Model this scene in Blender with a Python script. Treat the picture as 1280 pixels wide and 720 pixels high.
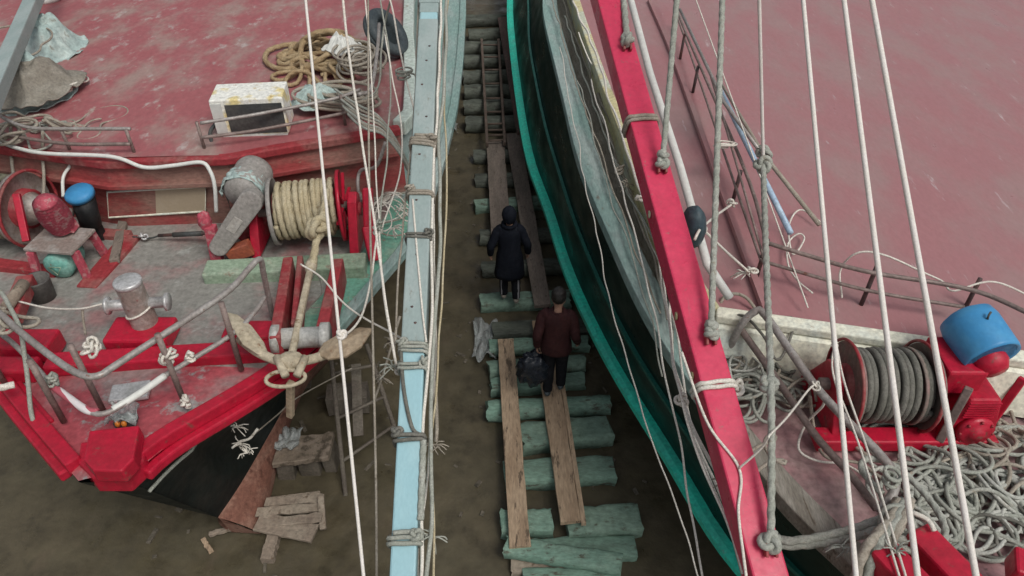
import bpy, math, random
from mathutils import Vector, Matrix, noise
R = math.radians
V = Vector
for o in list(bpy.data.objects): bpy.data.objects.remove(o)
S = bpy.context.scene
COL = S.collection

# ------------------------------------------------------------------ camera, sky, sun, exposure
CAM_H, PITCH, FPX = 7.2, 40.0, 914.0
cd = bpy.data.cameras.new('camera'); cam = bpy.data.objects.new('camera', cd); COL.objects.link(cam)
cam.location = (0, 0, CAM_H); cam.rotation_euler = (R(90 - PITCH), 0, 0)
cd.sensor_width = 36; cd.lens = 36 * FPX / 1280; cd.clip_end = 500; cd.clip_start = .05
S.camera = cam
W = bpy.data.worlds.new("World"); S.world = W; W.use_nodes = True
nt = W.node_tree; bg = nt.nodes['Background']
sky = nt.nodes.new('ShaderNodeTexSky'); sky.sky_type = 'NISHITA'; sky.sun_disc = False
SUN_EL, SUN_AZ = 55, 140
sky.sun_elevation = R(SUN_EL); sky.sun_rotation = R(SUN_AZ); sky.dust_density = 4; sky.air_density = 1.3
hs = nt.nodes.new('ShaderNodeHueSaturation'); hs.inputs['Saturation'].default_value = .33
nt.links.new(sky.outputs[0], hs.inputs['Color']); nt.links.new(hs.outputs[0], bg.inputs['Color'])
bg.inputs['Strength'].default_value = .065
sl = bpy.data.lights.new('sun', 'SUN'); sl.energy = 1.1; sl.angle = R(22); sl.color = (1, .97, .92)
so = bpy.data.objects.new('sun', sl); COL.objects.link(so)
so.rotation_euler = (R(90 - SUN_EL), 0, R(180 - SUN_AZ))
S.view_settings.view_transform = 'Standard'; S.view_settings.look = 'None'
S.view_settings.gamma = 1; S.view_settings.use_curve_mapping = False
S.view_settings.exposure = 0.55

# ------------------------------------------------------------------ helpers
SP, CP = math.sin(R(PITCH)), math.cos(R(PITCH))
def P(u, v, z):
    """the place at height z seen at (u, v) of the 1280 x 720 photograph"""
    a, b = (u - 640) / FPX, (360 - v) / FPX
    d = V((a, CP + b * SP, -SP + b * CP)); t = (z - CAM_H) / d.z
    return V((0, 0, CAM_H)) + d * t
def PY(u, v, y):
    """the place at distance y seen at (u, v)"""
    a, b = (u - 640) / FPX, (360 - v) / FPX
    d = V((a, CP + b * SP, -SP + b * CP)); t = y / d.y
    return V((0, 0, CAM_H)) + d * t

def spline(pts, n=8, closed=False):
    pts = [V(p) for p in pts]; N = len(pts)
    if N < 3 and not closed:
        return [pts[0].lerp(pts[1], i / n) for i in range(n + 1)]
    out = []
    for i in range(N if closed else N - 1):
        p1, p2 = pts[i], pts[(i + 1) % N]
        p0 = pts[i - 1] if (i or closed) else p1 * 2 - p2
        p3 = pts[(i + 2) % N] if (closed or i + 2 < N) else p2 * 2 - p1
        for k in range(n):
            t = k / n
            out.append(.5 * ((2 * p1) + (p2 - p0) * t + (2 * p0 - 5 * p1 + 4 * p2 - p3) * t * t + (3 * p1 - p0 - 3 * p2 + p3) * t ** 3))
    if not closed: out.append(pts[-1])
    return out
def resample(pts, step, closed=False):
    pts = [V(p) for p in pts]
    if closed: pts = pts + [pts[0]]
    out = [pts[0].copy()]; acc = 0
    for a, b in zip(pts, pts[1:]):
        L = (b - a).length
        if L < 1e-9: continue
        d = step - acc
        while d <= L:
            out.append(a.lerp(b, d / L)); d += step
        acc = L - (d - step)
    if not closed and (out[-1] - pts[-1]).length > step * .3: out.append(pts[-1].copy())
    return out

class MB:
    def __init__(s): s.v = []; s.f = []; s.sm = []; s.mi = []; s.cur = 0
    def add(s, vs, fs, smooth=False):
        o = len(s.v); s.v += [tuple(v) for v in vs]
        for f in fs: s.f.append([o + i for i in f]); s.sm.append(smooth); s.mi.append(s.cur)
        return s
    def box(s, c, size, rot=None):
        c = V(c); h = V(size) / 2; rot = rot or Matrix.Identity(3)
        vs = [c + rot @ V((x * h.x, y * h.y, z * h.z)) for z in (-1, 1) for y in (-1, 1) for x in (-1, 1)]
        return s.add(vs, [(0, 2, 3, 1), (4, 5, 7, 6), (0, 1, 5, 4), (2, 6, 7, 3), (0, 4, 6, 2), (1, 3, 7, 5)])
    def beam(s, a, b, w, h, up=(0, 0, 1), n=1):
        a, b = V(a), V(b); d = (b - a).normalized(); sd = d.cross(V(up)).normalized(); u = sd.cross(d)
        vs = []; fs = []
        for i in range(n + 1):
            p = a.lerp(b, i / n)
            vs += [p - sd * w / 2 - u * h / 2, p + sd * w / 2 - u * h / 2, p + sd * w / 2 + u * h / 2, p - sd * w / 2 + u * h / 2]
        for i in range(n):
            for k in range(4): fs.append((i * 4 + k, i * 4 + (k + 1) % 4, i * 4 + 4 + (k + 1) % 4, i * 4 + 4 + k))
        fs += [(3, 2, 1, 0), tuple(n * 4 + k for k in range(4))]
        return s.add(vs, fs)
    def sweep(s, path, prof, up=(0, 0, 1), smooth=False, closed=False):
        """prof: closed list of (side, up) offsets swept along a path"""
        path = [V(p) for p in path]; N = len(path); m = len(prof); vs = []; fs = []
        for i, p in enumerate(path):
            a = path[i - 1] if (i or closed) else p; b = path[(i + 1) % N] if (i + 1 < N or closed) else p
            d = (b - a).normalized(); sd = d.cross(V(up)).normalized(); u = sd.cross(d)
            vs += [p + sd * x + u * y for x, y in prof]
        for i in range(N if closed else N - 1):
            for k in range(m): fs.append((i * m + k, i * m + (k + 1) % m, ((i + 1) % N) * m + (k + 1) % m, ((i + 1) % N) * m + k))
        if not closed: fs += [tuple(range(m))[::-1], tuple((N - 1) * m + k for k in range(m))]
        return s.add(vs, fs, smooth)
    def tube(s, path, r, n=8, closed=False, twist=0, caps=True):
        path = [V(p) for p in path]; N = len(path)
        rs = r if isinstance(r, (list, tuple)) else [r] * N
        vs = []; fs = []; t0 = None; nrm = None; run = 0
        for i, p in enumerate(path):
            a = path[i - 1] if (i or closed) else p; b = path[(i + 1) % N] if (i + 1 < N or closed) else p
            d = (b - a)
            d = d.normalized() if d.length > 1e-9 else (t0 or V((0, 0, 1)))
            if nrm is None:
                nrm = d.cross(V((.31, .2, .93)))
                if nrm.length < .1: nrm = d.cross(V((1, 0, 0)))
                nrm.normalize()
            else:
                q = t0.rotation_difference(d); nrm = q @ nrm; nrm = (nrm - d * nrm.dot(d)).normalized()
            t0 = d; bn = d.cross(nrm)
            if i: run += (p - path[i - 1]).length
            for k in range(n):
                th = 2 * math.pi * k / n; rr = rs[i]
                if twist: rr *= .80 + .27 * abs(math.cos(1.5 * (th - run * twist)))
                vs.append(p + (nrm * math.cos(th) + bn * math.sin(th)) * rr)
        for i in range(N if closed else N - 1):
            for k in range(n): fs.append((i * n + k, i * n + (k + 1) % n, ((i + 1) % N) * n + (k + 1) % n, ((i + 1) % N) * n + k))
        if caps and not closed: fs += [tuple(range(n))[::-1], tuple((N - 1) * n + k for k in range(n))]
        return s.add(vs, fs, True)
    def lathe(s, prof, c, axis=(0, 0, 1), n=24, smooth=True, sx=1):
        """prof: (radius, height) along axis"""
        c = V(c); q = V((0, 0, 1)).rotation_difference(V(axis).normalized()); vs = []; fs = []; m = len(prof)
        for (r, h) in prof:
            for k in range(n):
                th = 2 * math.pi * k / n; vs.append(c + q @ V((r * math.cos(th) * sx, r * math.sin(th), h)))
        for i in range(m - 1):
            for k in range(n): fs.append((i * n + k, i * n + (k + 1) % n, (i + 1) * n + (k + 1) % n, (i + 1) * n + k))
        if prof[0][0] > 1e-4: fs.append(tuple(range(n))[::-1])
        if prof[-1][0] > 1e-4: fs.append(tuple((m - 1) * n + k for k in range(n)))
        return s.add(vs, fs, smooth)
    def prism(s, poly, ext):
        poly = [V(p) for p in poly]; ext = V(ext); n = len(poly)
        return s.add(poly + [p + ext for p in poly], [tuple(range(n))[::-1], tuple(range(n, 2 * n))] + [(k, (k + 1) % n, n + (k + 1) % n, n + k) for k in range(n)])
    def loft(s, rows, smooth=True, closed=False):
        m = len(rows[0]); vs = [p for r in rows for p in r]; fs = []
        for i in range(len(rows) - 1):
            for k in range(m if closed else m - 1):
                fs.append((i * m + k, i * m + (k + 1) % m, (i + 1) * m + (k + 1) % m, (i + 1) * m + k))
        return s.add(vs, fs, smooth)
    def blob(s, c, size, seed=0, amp=.15, freq=2.2, nu=26, nv=16, flat=None, rot=0, pw=1.0):
        """a soft lumpy closed body; flat clips it to a floor height"""
        c = V(c); rows = []
        rm = Matrix.Rotation(rot, 3, 'Z')
        sg = lambda x: math.copysign(abs(x) ** pw, x)
        for j in range(nv + 1):
            ph = math.pi * j / nv; row = []
            for k in range(nu):
                th = 2 * math.pi * k / nu
                d = V((sg(math.sin(ph)) * sg(math.cos(th)), sg(math.sin(ph)) * sg(math.sin(th)), -sg(math.cos(ph))))
                f = 1 + amp * noise.noise(d * freq + V((seed * 7.3, seed, 0))) + amp * .45 * noise.noise(d * freq * 3 + V((0, seed * 3.1, 0)))
                p = c + rm @ V((d.x * size[0] * f, d.y * size[1] * f, d.z * size[2] * f))
                if flat is not None: p.z = max(p.z, flat)
                row.append(p)
            rows.append(row)
        return s.loft(rows, True, True)
    def build(s, name, mats, parent=None, bevel=0, seg=2):
        me = bpy.data.meshes.new(name); me.from_pydata(s.v, [], s.f); me.validate(); 
        if len(me.polygons) == len(s.sm):
            me.polygons.foreach_set('use_smooth', s.sm); me.polygons.foreach_set('material_index', s.mi)
        me.update()
        import bmesh
        bm = bmesh.new(); bm.from_mesh(me); bmesh.ops.recalc_face_normals(bm, faces=bm.faces); bm.to_mesh(me); bm.free()
        for m in (mats if isinstance(mats, (list, tuple)) else [mats]): me.materials.append(m)
        o = bpy.data.objects.new(name, me); COL.objects.link(o)
        if parent:
            o.parent = parent; o.matrix_parent_inverse = Matrix.Translation(-parent.location)
        if bevel:
            b = o.modifiers.new('bevel', 'BEVEL'); b.width = bevel; b.segments = seg; b.limit_method = 'ANGLE'; b.angle_limit = R(40)
        return o
def tag(o, label, cat, group=None):
    o['label'] = label; o['category'] = cat
    if group: o['group'] = group
    return o
def thing(name, label, cat, loc, group=None):
    o = bpy.data.objects.new(name, None); COL.objects.link(o); o.location = loc; o.empty_display_size = .1
    return tag(o, label, cat, group)

# ------------------------------------------------------------------ materials
def M(name, c1, c2=None, scale=3, lo=.45, hi=.62, c3=None, s3=9, lo3=.58, hi3=.68, rough=.65, bump=.15, bscale=60, metal=0, st=(1, 1, 1), grain=.25, rvar=.15, spec=.4, streak=None):
    m = bpy.data.materials.new(name); m.use_nodes = True; t = m.node_tree; N = t.nodes; L = t.links
    b = N['Principled BSDF']; b.inputs['Metallic'].default_value = metal; b.inputs['Specular IOR Level'].default_value = spec
    g = N.new('ShaderNodeNewGeometry'); mp = N.new('ShaderNodeMapping'); mp.inputs['Scale'].default_value = st
    L.new(g.outputs['Position'], mp.inputs['Vector'])
    def nz(sc, det=6, ro=.6):
        n = N.new('ShaderNodeTexNoise'); n.inputs['Scale'].default_value = sc; n.inputs['Detail'].default_value = det; n.inputs['Roughness'].default_value = ro
        L.new(mp.outputs[0], n.inputs['Vector']); return n.outputs['Fac']
    def ramp(f, a, c):
        r = N.new('ShaderNodeMapRange'); r.inputs['From Min'].default_value = a; r.inputs['From Max'].default_value = c; r.interpolation_type = 'SMOOTHSTEP'
        L.new(f, r.inputs['Value']); return r.outputs[0]
    def mix(f, a, c, mode='MIX'):
        x = N.new('ShaderNodeMix'); x.data_type = 'RGBA'; x.blend_type = mode
        if isinstance(f, float): x.inputs[0].default_value = f
        else: L.new(f, x.inputs[0])
        for i, q in ((6, a), (7, c)):
            if isinstance(q, tuple): x.inputs[i].default_value = (*q, 1)
            else: L.new(q, x.inputs[i])
        return x.outputs[2]
    col = c1
    if c2: col = mix(ramp(nz(scale), lo, hi), c1, c2)
    if c3: col = mix(ramp(nz(s3, 8, .7), lo3, hi3), col, c3)
    if streak:
        c, sc3, rz, a0, a1 = streak; m2 = N.new('ShaderNodeMapping'); m2.inputs['Scale'].default_value = sc3; m2.inputs['Rotation'].default_value = (0, 0, rz); L.new(g.outputs['Position'], m2.inputs['Vector'])
        n2 = N.new('ShaderNodeTexNoise'); n2.inputs['Scale'].default_value = 1; n2.inputs['Detail'].default_value = 7; n2.inputs['Roughness'].default_value = .65; L.new(m2.outputs[0], n2.inputs['Vector'])
        col = mix(ramp(n2.outputs['Fac'], a0, a1), col, c)
    gr = N.new('ShaderNodeMapRange'); L.new(nz(bscale * .6, 4), gr.inputs['Value'])
    gr.inputs['From Min'].default_value = .3; gr.inputs['From Max'].default_value = .7
    gr.inputs['To Min'].default_value = 1 - grain; gr.inputs['To Max'].default_value = 1 + grain
    hv = N.new('ShaderNodeHueSaturation'); L.new(gr.outputs[0], hv.inputs['Value'])
    if isinstance(col, tuple): hv.inputs['Color'].default_value = (*col, 1)
    else: L.new(col, hv.inputs['Color'])
    L.new(hv.outputs[0], b.inputs['Base Color'])
    rr = N.new('ShaderNodeMapRange'); L.new(nz(scale * 1.7 + 1), rr.inputs['Value']); rr.inputs['From Min'].default_value = .3; rr.inputs['From Max'].default_value = .7
    rr.inputs['To Min'].default_value = max(.05, rough - rvar); rr.inputs['To Max'].default_value = min(1, rough + rvar); L.new(rr.outputs[0], b.inputs['Roughness'])
    if bump:
        bp = N.new('ShaderNodeBump'); bp.inputs['Strength'].default_value = bump; bp.inputs['Distance'].default_value = .02
        L.new(nz(bscale, 5), bp.inputs['Height']); L.new(bp.outputs[0], b.inputs['Normal'])
    return m
MT = dict(
 mud=M('wet mud', (.086, .074, .046), (.096, .080, .050), .8, .4, .65, (.058, .049, .031), 2.2, .50, .70, .5, .6, 7, rvar=.34, grain=.22, streak=((.112, .088, .058), (1.7, 1.1, 1), .5, .56, .74)),
 reddeck=M('worn red deck paint', (.33, .105, .112), (.33, .225, .20), 1.9, .42, .68, (.40, .33, .29), 5, .58, .74, .6, .15, 30, st=(1, .6, 1), grain=.12, streak=((.42, .36, .34), (4.5, 2.6, 1), 0, .56, .72)),
 pinkdeck=M('faded rose deck paint', (.355, .165, .172), (.335, .205, .20), 1.1, .38, .68, (.44, .33, .32), 5, .68, .8, .42, .06, 30, st=(1.6, .7, 1), grain=.06, streak=((.46, .36, .36), (9, 1.6, 1), R(-18), .625, .72)),
 foredeck=M('trodden grey deck', (.25, .245, .222), (.31, .17, .165), 1.3, .47, .66, (.33, .335, .31), 3, .56, .68, .6, .2, 30),
 red=M('red gloss paint', (.45, .010, .035), (.36, .012, .03), 4, .4, .65, (.22, .07, .06), 9, .58, .70, .40, .14, 40, grain=.15),
 dullred=M('dull red paint', (.30, .035, .042), (.28, .10, .09), 3, .45, .65, (.30, .22, .18), 10, .62, .72, .6, .15, 40),
 bulk=M('bulkhead red paint', (.30, .055, .055), (.265, .15, .12), .7, .40, .58, (.33, .24, .18), 6, .60, .74, .55, .12, 30, st=(1, 1, 2.2)),
 crimson=M('crimson spar paint', (.60, .045, .105), (.54, .04, .09), 2.5, .4, .7, (.36, .13, .13), 15, .60, .68, .34, .05, 40, grain=.10, streak=((.44, .10, .13), (7, 1.2, 1), 0, .62, .74)),
 hullblack=M('black hull paint', (.007, .012, .012), (.012, .018, .017), 2, .45, .65, (.07, .08, .075), 9, .68, .74, .5, .1, 30, spec=.2),
 hullgreen=M('dark green hull paint', (.003, .017, .013), (.0045, .023, .018), 1.6, .4, .7, (.012, .03, .027), 12, .68, .76, .36, .08, 22, grain=.3, st=(1, .4, 1), spec=.22, streak=((.02, .035, .03), (2, 2, 9), 0, .6, .75)),
 antifoul=M('rusty antifouling', (.20, .088, .062), (.27, .15, .11), 3, .42, .62, (.12, .05, .035), 7, .55, .66, .8, .3, 40),
 teal=M('teal guard paint', (.03, .66, .48), (.05, .55, .41), 3, .4, .65, (.16, .30, .25), 9, .6, .72, .5, .2, 40),
 palegreen=M('pale green paint', (.27, .36, .26), (.33, .39, .30), 3, .45, .65, (.28, .24, .18), 8, .58, .68, .6, .15, 40),
 greygreen=M('grey green gunwale', (.24, .36, .33), (.33, .40, .38), 2, .42, .62, (.20, .17, .14), 9, .60, .70, .55, .15, 40, st=(1.5, .4, 1)),
 walnut=M('weathered planking', (.22, .20, .165), (.30, .28, .24), 4, .4, .65, (.12, .095, .07), 10, .56, .68, .8, .35, 50, st=(3, .5, 1)),
 cream=M('cream coaming paint', (.74, .73, .60), (.62, .68, .62), 1.6, .45, .65, (.36, .26, .17), 7, .63, .73, .55, .1, 40),
 buff=M('yellowed cream paint', (.55, .50, .28), (.5, .52, .42), 2, .45, .65, (.36, .26, .17), 7, .6, .72, .6, .15, 40),
 blueboom=M('pale blue spar paint', (.30, .50, .55), (.34, .53, .57), 1.5, .45, .65, (.30, .38, .38), 8, .68, .76, .45, .05, 40, st=(2, .7, 2), grain=.05),
 paleboom=M('grey green spar paint', (.28, .35, .34), (.33, .39, .38), 2, .45, .65, (.22, .23, .20), 7, .58, .72, .55, .08, 40, st=(2, .7, 2), grain=.08),
 white=M('white paint', (.66, .67, .63), (.58, .6, .57), 3, .5, .7, (.36, .24, .12), 8, .66, .74, .5, .08, 40, grain=.1),
 rustwhite=M('rust stained white enamel', (.80, .80, .74), (.74, .62, .30), 4, .5, .62, (.32, .13, .04), 8, .62, .68, .5, .08, 40),
 dark=M('dark grille', (.055, .06, .06), (.08, .08, .075), 5, .4, .6, rough=.6),
 black=M('black rubber', (.045, .060, .068), (.07, .085, .09), 6, .4, .65, rough=.6, bump=.15),
 steel=M('galvanised pipe', (.30, .27, .25), (.36, .34, .32), 6, .45, .6, (.22, .10, .06), 12, .6, .7, .5, .1, 60, metal=.25),
 brownsteel=M('brown pipe', (.19, .145, .13), (.26, .20, .18), 6, .45, .6, (.16, .07, .05), 12, .6, .7, .55, .1, 60, metal=.15),
 bollard=M('scuffed bollard', (.30, .25, .22), (.38, .35, .32), 5, .45, .6, (.28, .08, .07), 9, .62, .7, .5, .15, 50, metal=.2),
 bright=M('worn bare metal', (.55, .55, .55), (.45, .45, .44), 6, .45, .6, rough=.4, metal=.4, bump=.05),
 grey=M('grey machine paint', (.27, .255, .235), (.31, .29, .27), 4, .45, .6, (.22, .15, .11), 10, .62, .7, .6, .1, 50),
 canvas=M('pale teal canvas', (.36, .46, .44), (.46, .54, .51), 4, .45, .65, (.25, .26, .22), 8, .58, .7, .9, .35, 35),
 sack=M('drab sacking', (.225, .205, .17), (.28, .26, .22), 5, .4, .65, (.16, .14, .11), 9, .56, .68, .95, .5, 60),
 anchor=M('sandy rusted iron', (.40, .345, .25), (.47, .41, .305), 5, .4, .62, (.20, .12, .065), 8, .56, .68, .8, .3, 45),
 flukerust=M('brown rusted iron', (.29, .215, .14), (.38, .30, .21), 5, .4, .62, (.22, .11, .06), 8, .56, .68, .8, .3, 45),
 wood=M('muddy plank', (.44, .325, .22), (.35, .25, .165), 2.5, .42, .62, (.13, .095, .065), 6, .56, .64, .8, .4, 30, st=(2.5, .5, 1)),
 greywood=M('grey spotted plank', (.225, .185, .155), (.18, .15, .125), 2.5, .42, .62, (.09, .075, .06), 9, .56, .64, .85, .4, 30, st=(2.2, .6, 1)),
 redwood=M('red brown plank', (.21, .14, .12), (.16, .11, .095), 2.5, .42, .62, (.10, .075, .06), 7, .58, .68, .85, .35, 30, st=(2.5, .5, 1)),
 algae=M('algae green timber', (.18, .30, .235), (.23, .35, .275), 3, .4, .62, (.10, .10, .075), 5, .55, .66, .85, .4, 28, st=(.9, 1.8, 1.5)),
 darktimber=M('dark grey green timber', (.075, .085, .07), (.11, .125, .10), 3, .4, .62, (.045, .045, .035), 5, .52, .64, .7, .5, 28, st=(.7, 2.5, 1.5)),  # darker tone than the algae timbers, mostly on the farther sleepers
 driftwood=M('splintered grey wood', (.25, .20, .155), (.32, .27, .21), 4, .4, .62, (.14, .10, .07), 8, .56, .66, .85, .4, 40),
 blue=M('bright blue plastic', (.05, .26, .52), (.07, .30, .55), 4, .45, .6, (.12, .22, .32), 14, .66, .72, .45, .05, 40, grain=.06),
 bluepipe=M('light blue pipe', (.33, .45, .58), (.40, .52, .62), 5, .45, .6, rough=.4, bump=.03),
 tealmotor=M('teal motor paint', (.16, .40, .34), (.22, .42, .36), 8, .45, .6, (.2, .18, .14), 14, .6, .68, .5, .1, 50),
 pinkred=M('grimy red casing', (.42, .07, .10), (.44, .22, .22), 12, .5, .62, (.3, .2, .18), 20, .62, .7, .6, .2, 50),
 slate=M('slate blue float', (.035, .06, .075), (.05, .08, .09), 5, .4, .6, rough=.5, bump=.05),
 plastic=M('pale plastic sheet', (.42, .46, .45), (.5, .53, .52), 8, .4, .6, (.2, .2, .17), 12, .6, .7, .35, .3, 40),
 skin=M('skin', (.36, .21, .15), (.33, .19, .14), 8, rough=.55, bump=.05),
 hair=M('dark hair', (.014, .012, .011), (.02, .018, .016), 30, rough=.5, bump=.3, bscale=200),
 coat=M('navy coat cloth', (.006, .008, .014), (.010, .012, .019), 6, rough=.85, bump=.25, bscale=50, spec=.2),
 jacket=M('maroon jacket cloth', (.030, .009, .010), (.040, .013, .013), 6, rough=.8, bump=.25, bscale=50, spec=.25),
 trousers=M('black trouser cloth', (.008, .009, .012), (.013, .013, .016), 6, rough=.85, bump=.2, bscale=50, spec=.2),
 palecloth=M('pale cloth', (.20, .20, .21), rough=.85, bump=.1),
 bag=M('black bag film', (.014, .018, .026), (.03, .035, .045), 10, .5, .65, (.25, .27, .3), 18, .66, .72, .3, .4, 25),
 ropeg=M('grey green rope', (.31, .325, .28), (.38, .39, .345), 7, .42, .62, (.26, .24, .19), 14, .56, .68, .9, .4, 120),
 ropeb=M('brown manila rope', (.33, .235, .13), (.42, .32, .19), 6, .42, .62, (.2, .14, .08), 10, .56, .68, .95, .5, 130),
 ropet=M('tan drum rope', (.46, .39, .25), (.52, .46, .32), 6, .42, .62, (.3, .23, .13), 12, .58, .68, .95, .5, 130),
 ropew=M('off white rope', (.66, .62, .55), (.70, .67, .60), 8, .42, .62, (.48, .42, .34), 14, .6, .7, .85, .3, 120),
 ropec=M('white stay rope', (.72, .68, .62), (.74, .70, .66), 6, .42, .62, rough=.8, bump=.2, bscale=120, grain=.1),
 ropes=M('taupe rope', (.30, .265, .215), (.38, .345, .285), 7, .42, .62, (.2, .17, .13), 14, .56, .68, .9, .4, 120),
 roped=M('dark drum cable', (.13, .128, .108), (.175, .17, .148), 7, .42, .62, (.12, .11, .09), 14, .56, .68, .8, .4, 100),
 moss=M('olive drum rope', (.25, .25, .17), (.34, .33, .24), 9, .42, .62, (.16, .15, .1), 14, .56, .68, .95, .5, 120),
 orange=M('orange plastic', (.6, .2, .03), rough=.4, bump=0),
)
# white pipe wrapped with a pink ribbon
def striped():
    m = M('pink and white ribbon', (.7, .66, .66)); t = m.node_tree; b = t.nodes['Principled BSDF']
    w = t.nodes.new('ShaderNodeTexWave'); w.inputs['Scale'].default_value = 2.6; w.bands_direction = 'DIAGONAL'; w.inputs['Distortion'].default_value = 1
    g = t.nodes.new('ShaderNodeNewGeometry'); t.links.new(g.outputs['Position'], w.inputs['Vector'])
    r = t.nodes.new('ShaderNodeValToRGB'); r.color_ramp.elements[0].position = .5; r.color_ramp.elements[1].position = .56
    r.color_ramp.elements[0].color = (.46, .10, .13, 1); r.color_ramp.elements[1].color = (.72, .68, .68, 1)
    t.links.new(w.outputs['Fac'], r.inputs[0]); t.links.new(r.outputs[0], b.inputs['Base Color']); return m
MT['deepblack'] = M('oily black', (.012, .013, .014), (.02, .02, .021), 6, rough=.55)
MT['ribbon'] = striped()
for q_ in ('plastic',): MT[q_].node_tree.nodes['Principled BSDF'].inputs['Alpha'].default_value = .45

# ------------------------------------------------------------------ rope helpers
def wobble(path, amp, fr, seed):
    return [p + V((noise.noise(p * fr + V((seed, 0, 0))), noise.noise(p * fr + V((0, seed, 9))), noise.noise(p * fr + V((5, 3, seed))))) * amp for p in path]
def knot_path(c, Rk, seed=0, turns=2):
    rng = random.Random(seed); q = Matrix.Rotation(rng.uniform(0, 6), 3, V((rng.random() - .5, rng.random() - .5, rng.random() + .1)).normalized()); out = []
    for i in range(48):
        t = 2 * math.pi * i / 48
        out.append(V(c) + q @ (V(((2 + math.cos(3 * t)) * math.cos(2 * t), (2 + math.cos(3 * t)) * math.sin(2 * t), 1.2 * math.sin(3 * t))) * Rk / 3))
    return out
def rope_mesh(path, r, twist=True, n=None, step=None):
    mb = MB(); n = n or (12 if twist else 6)
    path = resample(path, step or (r * .62 if twist else max(r * 2.0, .03)))
    return mb.tube(path, r, n, twist=(.55 / r if twist else 0))
def rope(label, pts, r, mat, cat='rope', name='rope', group=None, twist=False, knots=(), tails=(), smooth=True, wob=.0, seed=1):
    """ONE rope; its knots and frayed tails are its parts"""
    path = spline(pts, 14) if (smooth and len(pts) > 2) else [V(p) for p in pts]
    if wob: path = wobble(resample(path, max(.03, r * 3)), wob, 2.2, seed)
    o = rope_mesh(path, r, twist).build(name, MT[mat]); tag(o, label, cat, group)
    for i, (c, Rk) in enumerate(knots):
        MB().tube(resample(knot_path(c, Rk, seed + i * 3), r * .8, True), r * .95, 7, closed=True).build('knot', MT[mat], o)
    for i, c in enumerate(tails):
        mb = MB(); rng = random.Random(seed + 50 + i); c = V(c)
        for k in range(14):
            e = c + V((rng.uniform(-.11, .11), rng.uniform(-.07, .07), rng.uniform(-.12, .06)))
            mb.tube(spline([c, c.lerp(e, .5) + V((rng.uniform(-.03, .03), 0, .02)), e], 4), .006, 4)
        mb.build('frayed_end', MT[mat], o)
    return o
def px(*pts): return [P(*p) for p in pts]
def line(a, b, e0=.5, e1=.25):
    """a straight line through two places, run on past both (fractions of its length)"""
    a, b = V(a), V(b); return [a + (a - b) * e0, b + (b - a) * e1]
def loops_round(c, axis, up, w, h, r, turns=3, pitch=None, seed=0, slack=1.0):
    """a lashing wound round a box-shaped spar"""
    c = V(c); ax = V(axis).normalized(); sd = ax.cross(V(up)).normalized(); u = sd.cross(ax); out = []; rng = random.Random(seed); pitch = pitch or r * 2.1
    for i in range(int(turns * 20) + 1):
        t = 2 * math.pi * i / 20; ca, sa = math.cos(t), math.sin(t)
        ex = math.copysign(abs(ca) ** .35, ca) * (w / 2 + r * slack); ey = math.copysign(abs(sa) ** .35, sa) * (h / 2 + r * slack)
        out.append(c + sd * ex + u * ey + ax * (pitch * (i / 20 - turns / 2) + rng.uniform(-.3, .3) * r))
    return out
def tangle(c, rx, ry, length, r, seed, hz=.15, kmin=3, kmax=9, rot=0):
    """the path of one rope thrown down in a heap"""
    rng = random.Random(seed); c = V(c); pts = []; x = y = 0.; h = rng.uniform(0, 6.28); k = kmax; st = .04; n = int(length / st); q = Matrix.Rotation(rot, 3, 'Z')
    tgt = k
    for i in range(n):
        if i % int(rng.uniform(14, 34) + 1) == 0: tgt = rng.uniform(kmin, kmax) * (1 if rng.random() < .78 else -1)
        k += (tgt - k) * .15
        d = math.hypot(x / rx, y / ry)
        if d > .8:
            ang = math.atan2(-y, -x) - h; ang = (ang + math.pi) % (2 * math.pi) - math.pi
            h += max(-.5, min(.5, ang)) * min(1, (d - .8) * 2)
        h += k * st; x += math.cos(h) * st; y += math.sin(h) * st
        top = hz * max(0, 1 - d * d) * (i / n)
        z = r + top + .5 * r * (1 + math.sin(i * .37)) + rng.uniform(0, r * .2)
        pts.append(c + q @ V((x, y, z)))
    for _ in range(2): pts = [pts[0]] + [(a + b * 2 + d) / 4 for a, b, d in zip(pts, pts[1:], pts[2:])] + [pts[-1]]
    return pts
def coil(c, rx, ry, turns, r, seed, hz=.1, rot=0, jit=.18):
    """a rope coiled down in uneven turns"""
    rng = random.Random(seed); q = Matrix.Rotation(rot, 3, 'Z'); pts = []; c = V(c); ph = [rng.uniform(0, 6) for _ in range(6)]
    N = int(turns * 26)
    for i in range(N):
        t = 2 * math.pi * i / 26; s = i / N
        f = .72 + .28 * math.sin(t * .31 + ph[0]) + jit * .4 * math.sin(t * .83 + ph[1])
        ox = jit * rx * math.sin(t * .17 + ph[2]); oy = jit * ry * math.cos(t * .23 + ph[3])
        pts.append(c + q @ V((math.cos(t) * rx * f + ox, math.sin(t) * ry * f + oy, r + hz * s + r * .8 * (1 + math.sin(t * 1.37 + ph[4])))))
    return pts

# ------------------------------------------------------------------ ground
def ground():
    xs = [-90, -50, -25] + [-12 + .3 * i for i in range(81)] + [25, 50, 90]; ys = [-60, -25, -8] + [0 + .3 * i for i in range(91)] + [40, 80, 160]
    vs = []; fs = []
    for y in ys:
        for x in xs:
            z = 0
            if -12 < x < 12 and 0 < y < 27: z = .05 * noise.noise(V((x * .7, y * .7, 0))) + .03 * noise.noise(V((x * 2.3, y * 2.3, 4)))
            vs.append((x, y, z))
    nx = len(xs)
    for j in range(len(ys) - 1):
        for i in range(nx - 1): fs.append((j * nx + i, j * nx + i + 1, (j + 1) * nx + i + 1, (j + 1) * nx + i))
    mb = MB(); mb.add(vs, fs, True); o = mb.build('ground', MT['mud']); o['kind'] = 'structure'
ground()

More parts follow.
